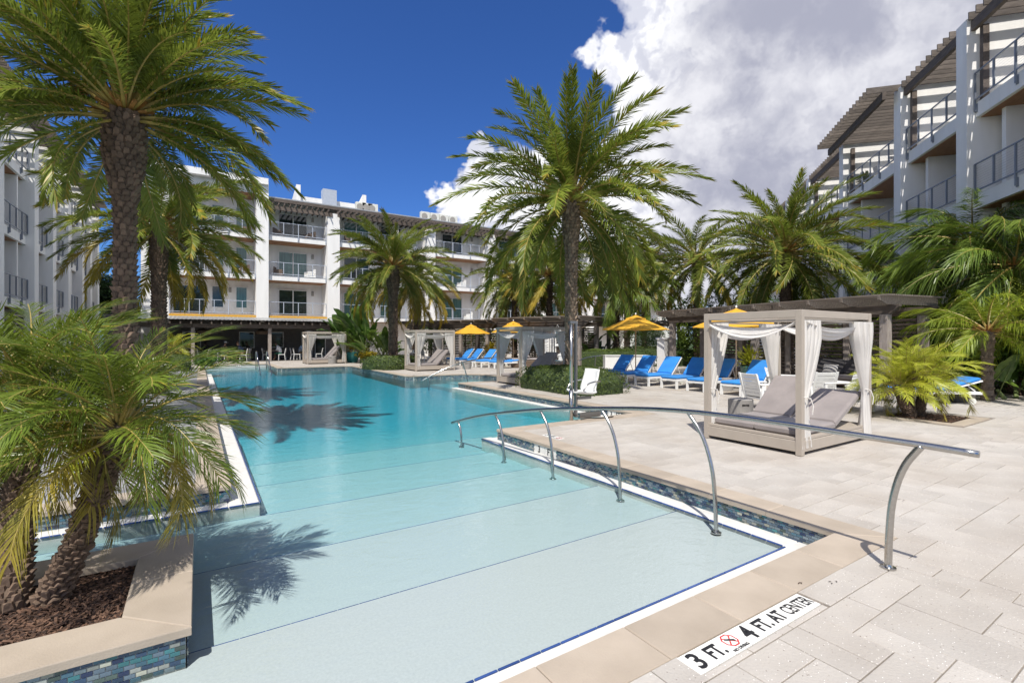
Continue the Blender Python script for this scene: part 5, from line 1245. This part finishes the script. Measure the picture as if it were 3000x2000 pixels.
# ---------------------------------------------------------------- lounge furniture right
M_char = mat('charcoal cushion', (.055, .052, .055), rough=.9, var=.1, sheen=.2)
M_pil = mat('pale pillow', (.42, .41, .40), rough=.9, var=.06)
def armchair(label, loc, rz, group='white slatted armchairs round the low table'):
    t = thing('lounge_armchair', label, 'armchair', loc, rz, group); w = .66
    for y in (-w/2, w/2):
        mb = MB(); mb.box(-.36, -.30, y - .025, y + .025, 0, .58, bev=.004); mb.bar((.33, y, 0), (.27, y, .60), .05, .06); mb.box(-.37, .36, y - .035, y + .035, .58, .615, bev=.005); mb.box(-.30, .30, y - .02, y + .02, .22, .28); mb.ob('side_frame', M_white, t)
    M = Matrix.Translation((.24, 0, .28)) @ Matrix.Rotation(.28, 4, 'Y')
    for k in range(6): mb = MB(); mb.box(-.012, .012, -w/2 + .03, w/2 - .03, .02 + k * .095, .10 + k * .095, M); mb.ob('back_slat', M_white, t)
    mb = MB(); 
    for y in (-w/2 + .04, w/2 - .04): mb.box(.014, .045, y - .03, y + .03, -.05, .6, M)
    mb.ob('back_frame', M_white, t)
    mb = MB(); mb.box(-.30, .24, -w/2 + .03, w/2 - .03, .23, .27); mb.ob('seat', M_white, t); mb = MB(); mb.box(-.32, .23, -w/2 + .04, w/2 - .04, .272, .38, bev=.03); mb.ob('seat_cushion', M_char, t)
    return t
q0 = armchair('white armchair turned sideways left of the low table, behind the near cabana', L3(at(1752, 11.9)), pi - .35)
dup(q0, L3(at(1870, 12.6)), -2.0, 'white armchair seen from behind its slatted back, in front of the low table', 'white slatted armchairs round the low table')
dup(q0, L3(at(1950, 11.6)), -.45, 'white armchair facing left toward the low table, behind the right cabana post', 'white slatted armchairs round the low table')
dup(q0, L3(at(1800, 14.2)), 1.9, 'white armchair partly hidden behind the front cabana post', 'white slatted armchairs round the low table')
tb = thing('low_table', 'white low table among the slatted armchairs', 'table', L3(at(1895, 13.6)), -.3); mb = MB(); mb.box(-.55, .55, -.4, .4, .46, .5, bev=.006); mb.ob('tabletop', M_white, tb)
for x in (-.5, .5):
    for y in (-.35, .35): mb = MB(); mb.box(x - .035, x + .035, y - .035, y + .035, 0, .459); mb.ob('leg', M_white, tb)
def sofa(label, loc, rz, w=2.0):
    t = thing('outdoor_sofa', label, 'sofa', loc, rz)
    mb = MB(); mb.box(-w/2, w/2, -.42, .42, .05, .26, bev=.02); mb.box(-w/2, w/2, .36, .44, .26, .72, bev=.02); mb.ob('frame', M_wicker, t)
    for x in (-w/4, w/4):
        mb = MB(); mb.box(x - w/4 + .01, x + w/4 - .01, -.42, .24, .262, .42, bev=.04); mb.ob('seat_cushion', M_cush, t)
        M = Matrix.Translation((x, .26, .42)) @ Matrix.Rotation(-.22, 4, 'X'); mb = MB(); mb.box(-w/4 + .01, w/4 - .01, -.08, .08, 0, .52, M, bev=.05); mb.ob('back_cushion', M_char, t)
        M = Matrix.Translation((x + .1, .1, .42)) @ Matrix.Rotation(-.4, 4, 'X'); mb = MB()
        mb.grid(lambda u, v: M @ Vector(((u - .5) * .5, -.09 * (sin(pi * u) * sin(pi * v)) ** .5, .01 + v * .34)), 10, 8); mb.grid(lambda u, v: M @ Vector(((.5 - u) * .5, .09 * (sin(pi * u) * sin(pi * v)) ** .5, .01 + v * .34)), 10, 8); mb.ob('pillow', M_pil, t, smooth=True)
az3 = atan2(B_[1] - A_[1], B_[0] - A_[0])
sofa('charcoal cushioned sofa with two pale pillows under the large pergola', L3(at(1930, 17.2)), az3 + .12, 2.1)
sofa('dark sofa in the shade behind the loungers at the left bay of the large pergola', L3(at(1660, 22.3)), az3 + .05, 2.0)
db = thing('wicker_daybed', 'brown wicker daybed in the shade left of the spa', 'daybed', L3(at(1212, 28.5)), -.5); mb = MB(); mb.box(-.95, .95, -.6, .6, .0, .42, bev=.03); mb.ob('base', M_wicker, db); mb = MB(); mb.box(-.9, .9, -.55, .55, .422, .52, bev=.04); mb.ob('mattress', M_cush, db); mb = MB(); mb.box(-.5, .1, -.3, .3, .52, .72, bev=.09); mb.ob('pillow', M_cush, db)
# patio heater at the pavilion
ph = thing('patio_heater', 'tall patio heater standing in the farthest cabana bay', 'patio heater', L3(at(709, 36.5))); mb = MB(); mb.lathe([(.2, 0), (.2, .75), (.18, .8), (.05, .82)], 18); mb.ob('gas_housing', M_steel2, ph, smooth=False); mb = MB(); mb.tube([(0, 0, .8), (0, 0, 2.0)], .035, 10); mb.ob('pole', M_polew, ph); mb = MB(); mb.lathe([(.09, 1.95), (.1, 2.1), (.34, 2.14), (.3, 2.18), (.03, 2.24)], 18); mb.ob('reflector', M_steel2, ph)

def din(px, d):
    q = (px - CX) / F; v = 41.0 + (d - 38.6) * .62; dd = v / (VD[1] + RT[1] * q); return at(px, dd)
# ---------------------------------------------------------------- dining chairs, tables and people
def dchair(label, loc, rz, grp):
    t = thing('dining_chair', label, 'chair', loc, rz, grp)
    mb = MB(); mb.box(-.22, .22, -.22, .22, .42, .46, bev=.008); mb.ob('seat', M_white, t)
    mb = MB(); M = Matrix.Translation((.20, 0, .46)) @ Matrix.Rotation(.18, 4, 'Y'); mb.box(-.012, .012, -.21, .21, .04, .46, M); mb.ob('backrest', mat('sling fabric', (.42, .40, .37), rough=.8) if 'sl' not in SH else SH['sl'], t)
    for x, y in ((-.2, -.2), (-.2, .2), (.2, -.2), (.2, .2)):
        mb = MB(); mb.bar((x, y, .43), (x + (.06 if x > 0 else -.02), y, 0), .035)
        if x > 0: mb.bar((x, y, .45), (x + .09, y, .92), .032)
        mb.ob('leg', M_white, t)
    return t
SH = {}; SH['sl'] = mat('chair sling', (.42, .40, .37), rough=.8)
CG = 'white dining chairs under the pavilion'
c0 = dchair('white chair facing right at the left end table of the pavilion', L3(din(407, 38.6)), pi, CG)
for px, d, a, lb in ((424, 39.0, pi, 'white chair beside the small sunlit palm at the pavilion'), (457, 38.9, -2.2, 'white chair with its back to the pool, right of the pavilion post'), (472, 38.9, -.1, 'white chair facing left beside the back turned chair'),
                     (503, 39.6, pi, 'white chair left of the capped diner'), (510, 38.6, pi, 'white chair under the child in navy'), (560, 38.7, 0, 'white chair under the diner in the navy shirt'), (566, 39.4, 0, 'white chair tucked behind the diner in navy'),
                     (612, 39.4, pi, 'white chair just left of the second pavilion post'), (648, 38.7, 0, 'white chair under the diner in the white shirt'), (676, 39.0, pi, 'white chair facing right beside the diner in pale blue'), (683, 38.6, pi, 'second white chair by the diner in pale blue'), (733, 38.8, 0, 'white chair seen through the farthest cabana')):
    dup(c0, L3(din(px, d)), a - .3, lb, CG)
def dtable(label, loc):
    t = thing('dining_table', label, 'table', loc, -.3, 'dining tables under the pavilion'); mb = MB(); mb.box(-.5, .5, -.4, .4, .72, .75, bev=.005); mb.ob('tabletop', mat('table top', (.30, .27, .24), rough=.5), t); mb = MB(); mb.box(-.04, .04, -.04, .04, .03, .72); mb.box(-.25, .25, -.25, .25, 0, .03); mb.ob('pedestal', M_dark, t); return t
t0 = dtable('dining table between the capped diner and the diner in navy', L3(din(534, 38.9)))
dup(t0, L3(din(622, 39.1)), -.3, 'dining table left of the diner in the white shirt'); dup(t0, L3(din(438, 39.0)), -.3, 'empty dining table beside the first pavilion post'); dup(t0, L3(din(703, 39.2)), -.3, 'dining table behind the farthest cabana')
M_skin = mat('skin', (.42, .25, .17), rough=.6, var=.05); M_skin2 = mat('dark skin', (.15, .085, .055), rough=.6, var=.05); M_hair = mat('dark hair', (.02, .015, .012), rough=.7); M_hair2 = mat('brown hair', (.09, .05, .03), rough=.7)
def person(label, loc, rz, shirt, legs, skin=None, hair=None, s=1, lean=.12, cap=None):
    """seated diner facing -x: one continuous skinned body"""
    t = thing('person', label, 'person', loc, rz); skin = skin or M_skin
    V = [(0, 0, .52), (-.02 - lean * .3, 0, .70), (-.02 - lean * .8, 0, .90), (-.04 - lean * 1.1, 0, 1.06), (-.06 - lean * 1.3, 0, 1.14), (-.10 - lean * 1.5, 0, 1.26), (-.11 - lean * 1.5, 0, 1.36)]
    Rr = [.15, .14, .155, .12, .052, .088, .075]; E_ = [(i, i + 1) for i in range(6)]
    for sg in (-1, 1):
        i = len(V); V += [(-.05, sg * .1, .50), (-.42, sg * .12, .52), (-.44, sg * .12, .10), (-.54, sg * .12, .05)]; Rr += [.10, .065, .045, .04]; E_ += [(0, i), (i, i + 1), (i + 1, i + 2), (i + 2, i + 3)]
        i = len(V); V += [(-.04 - lean, sg * .19, 1.02), (-.08 - lean, sg * .24, .80), (-.34 - lean, sg * .16, .78), (-.43 - lean, sg * .13, .79)]; Rr += [.065, .045, .036, .03]; E_ += [(3, i), (i, i + 1), (i + 1, i + 2), (i + 2, i + 3)]
    me = bpy.data.meshes.new('body'); me.from_pydata(V, E_, []); o = bpy.data.objects.new('body', me); COL.objects.link(o)
    sk = o.modifiers.new('k', 'SKIN')
    for k, vv in enumerate(me.skin_vertices[0].data): vv.radius = (Rr[k], Rr[k] * (1.25 if k in (1, 2, 3) else 1)); vv.use_root = k == 0
    o.modifiers.new('u', 'SUBSURF').levels = 1
    dg = bpy.context.evaluated_depsgraph_get(); m2 = bpy.data.meshes.new_from_object(o.evaluated_get(dg)); bpy.data.objects.remove(o)
    m2.materials.clear(); [m2.materials.append(m) for m in (skin, shirt, legs)]
    for p in m2.polygons:
        c = p.center; p.use_smooth = True
        arm = abs(c.y) > .13 and c.z > .7 and c.x < -.14 - lean
        p.material_index = 0 if c.z > 1.13 or arm else (1 if c.z > .62 and c.x > -.38 - lean else (2 if c.x > -.36 and c.z > .3 else (0 if c.z < .47 else 2)))
    m2.name = 'body'; inst('body', m2, t, scale=s)
    hx, hz = (-.105 - lean * 1.5) * s, 1.33 * s
    mb = MB(); mb.lathe([(.001, .125), (.05, .115), (.088, .07), (.098, .0), (.085, -.06), (.07, -.07)], 14, (hx + .015 * s, 0, hz)); mb.ob('hair', hair or M_hair, t, smooth=True)
    mb = MB()
    for y in (-.032, .032): mb.lathe([(.001, .006), (.007, 0), (.001, -.006)], 6, (hx - .083 * s, y * s, hz - .02))
    mb.ob('eye', M_black, t); mb = MB(); mb.add([(hx - .088 * s, -.012, hz - .055), (hx - .088 * s, .012, hz - .055), (hx - .112 * s, 0, hz - .055), (hx - .088 * s, 0, hz - .015)], [(0, 1, 2), (0, 2, 3), (2, 1, 3), (1, 0, 3)]); mb.ob('nose', skin, t)
    for y in (-.085, .085):
        mb = MB(); mb.lathe([(.005, -.02), (.012, 0), (.005, .02)], 6, (hx + .01, y * s, hz - .03)); mb.ob('ear', skin, t)
    if cap:
        mb = MB(); mb.lathe([(.001, .14), (.07, .12), (.105, .05), (.106, .02)], 14, (hx, 0, hz)); mb.box(hx - .2, hx - .08, -.07, .07, hz + .02, hz + .035); mb.ob('cap', cap, t, smooth=True)
C = lambda n, c: mat(n, c, rough=.85, var=.1)
navy, wht, lblue, grn, blk, tan = C('navy cloth', (.05, .07, .14)), C('white cloth', (.75, .75, .75)), C('pale blue cloth', (.30, .42, .58)), C('green cloth', (.03, .16, .10)), C('black cloth', (.02, .02, .022)), C('tan cloth', (.25, .19, .13))
person('seated child in navy at the table under the pavilion, facing right', L3(din(511, 38.7)), pi - .3, navy, navy, s=.78, hair=M_hair2)
person('seated diner in a white cap behind the child in navy', L3(din(508, 40.0)), pi - .3, tan, blk, cap=wht)
person('seated diner in navy shirt with bare legs leaning to the left', L3(din(559, 38.8)), -.3, navy, tan, hair=M_hair2, lean=.2)
person('seated diner in white shirt and green trousers by the second post', L3(din(646, 38.8)), -.3, wht, grn, skin=M_skin2, lean=.2)
person('seated diner in pale blue shirt left of the farthest cabana', L3(din(688, 39.6)), pi - .3, lblue, tan, skin=M_skin2)
person('dark clothed diner deep in the pavilion shade at the left', L3(din(480, 41.6)), -.6, blk, blk, skin=M_skin2)
person('dark clothed diner in the shade behind the diner in navy', L3(din(575, 41.0)), -.3, blk, blk, skin=M_skin2)
# grey chairs and table behind the second cabana
c1 = dchair('pale slatted chair left of the second cabana curtain', L3(at(905, 33)), 2.6, 'pale chairs behind the second cabana')
for px, d, a, lb in ((938, 32.5, .3, 'pale chair seen through the second cabana at left'), (978, 32.5, 3.3, 'pale chair seen through the middle of the second cabana'), (992, 31.4, 0, 'grey chair right of the others inside the second cabana view')): dup(c1, L3(at(px, d)), a, lb, 'pale chairs behind the second cabana')
tb2 = thing('dining_table', 'white table behind the second cabana curtains', 'table', L3(at(955, 32.8))); mb = MB(); mb.box(-.6, .6, -.4, .4, .7, .74); mb.ob('tabletop', M_white, tb2); mb = MB(); mb.box(-.05, .05, -.05, .05, 0, .699); mb.ob('pedestal', M_white, tb2)
# balcony furniture of the back wing
M_resin = mat('brown resin wicker', (.12, .085, .06), rough=.8, var=.2)
def bchair(label, px, lev, m, rz, grp, off=.9):
    s = (px - CX) / F; d = (YB + off) / (VD[1] + RT[1] * s); x = d * (VD[0] + RT[0] * s); t = thing('balcony_chair', label, 'chair', (x, YB + off, FL[lev]), rz, grp)
    mb = MB(); mb.box(-.34, .34, -.34, .34, .05, .34, bev=.02); mb.ob('seat', m, t); mb = MB(); mb.box(.24, .34, -.34, .34, .34, .78, bev=.03); mb.ob('backrest', m, t)
    for y in (-.34, .26): mb = MB(); mb.box(-.34, .24, y, y + .08, .34, .56, bev=.02); mb.ob('armrest', m, t)
    mb = MB(); mb.box(-.3, .22, -.25, .25, .341, .44, bev=.03); mb.ob('cushion', M_pil, t)
for px, lev, m, rz, lb in ((500, 2, M_resin, 3.4, 'brown wicker chair on the corner top balcony, left'), (565, 2, M_resin, 0, 'brown wicker chair on the corner top balcony by the column'), (640, 2, M_resin, 2.6, 'dark chair on the top balcony right of the column, left side'), (712, 2, M_resin, .3, 'brown wicker armchair on the top balcony under the pergola stripes'),
                           (400, 1, M_white, 3.3, 'white chair on the corner second balcony behind the shorter palm'), (560, 1, M_resin, .2, 'padded wicker seat on the corner middle balcony'), (640, 1, M_resin, 2.8, 'dark seat on the middle balcony right of the column'), (712, 1, M_white, .3, 'white chair on the middle balcony right of the sliding door'),
                           (800, 2, M_resin, 3, 'dark chair on the top balcony behind the mid palm'), (1060, 1, M_white, .2, 'white chair on the middle balcony right of the mid palms'), (1075, 0, M_white, 0, 'white chair on the lower balcony above the middle pergola'), (1300, 0, M_white, 0, 'white chair on the low balcony behind the central trunk')):
    bchair(lb, px, lev, m, rz, 'balcony chairs of the back wing')
# furniture on the right wing's top balconies
for lx, lev, lb_ in ((29.6, 2, 'folding style dark chair on the right wing top balcony nearest the tall palm'), (31.4, 2, 'second dark chair on the right wing top balcony beside the plant'), (29.8, 1, 'dark chair behind the middle balcony railing of the right wing')):
    p = rwg.r.matrix_world if False else (Matrix.Translation(rwg.r.location) @ Matrix.Rotation(rwg.r.rotation_euler.z, 4, 'Z')) @ Vector((lx, .5, FL[lev] + .004))
    c2 = dchair(lb_, p, R.uniform(0, 6), 'chairs on the right wing balconies')
p = (Matrix.Translation(rwg.r.location) @ Matrix.Rotation(rwg.r.rotation_euler.z, 4, 'Z')) @ Vector((28.2, .3, FL[2] + .004))
pot('pot plant on the top balcony of the right wing', p, .25, .4, M_wicker, G_hedge, 8, fh=.6, fr=.5)
# fallen leaves and litter on the paving
lv = MB(); rr = random.Random(5)
for x, y in ((3.5, 1.74), (3.72, 1.66), (6.2, 2.1), (5.6, .4)):
    for k in range(3): a = rr.uniform(0, 6); p = Vector((x + rr.uniform(-.03, .03), y + rr.uniform(-.03, .03), .006)); d = Vector((cos(a), sin(a), .15)); w = Vector((-sin(a), cos(a), 0)); lv.add([p - d * .016, p + w * .005, p + d * .016, p - w * .005], [(0, 1, 2, 3)])
lv.ob('leaf_litter', M_base, None, kind='stuff')
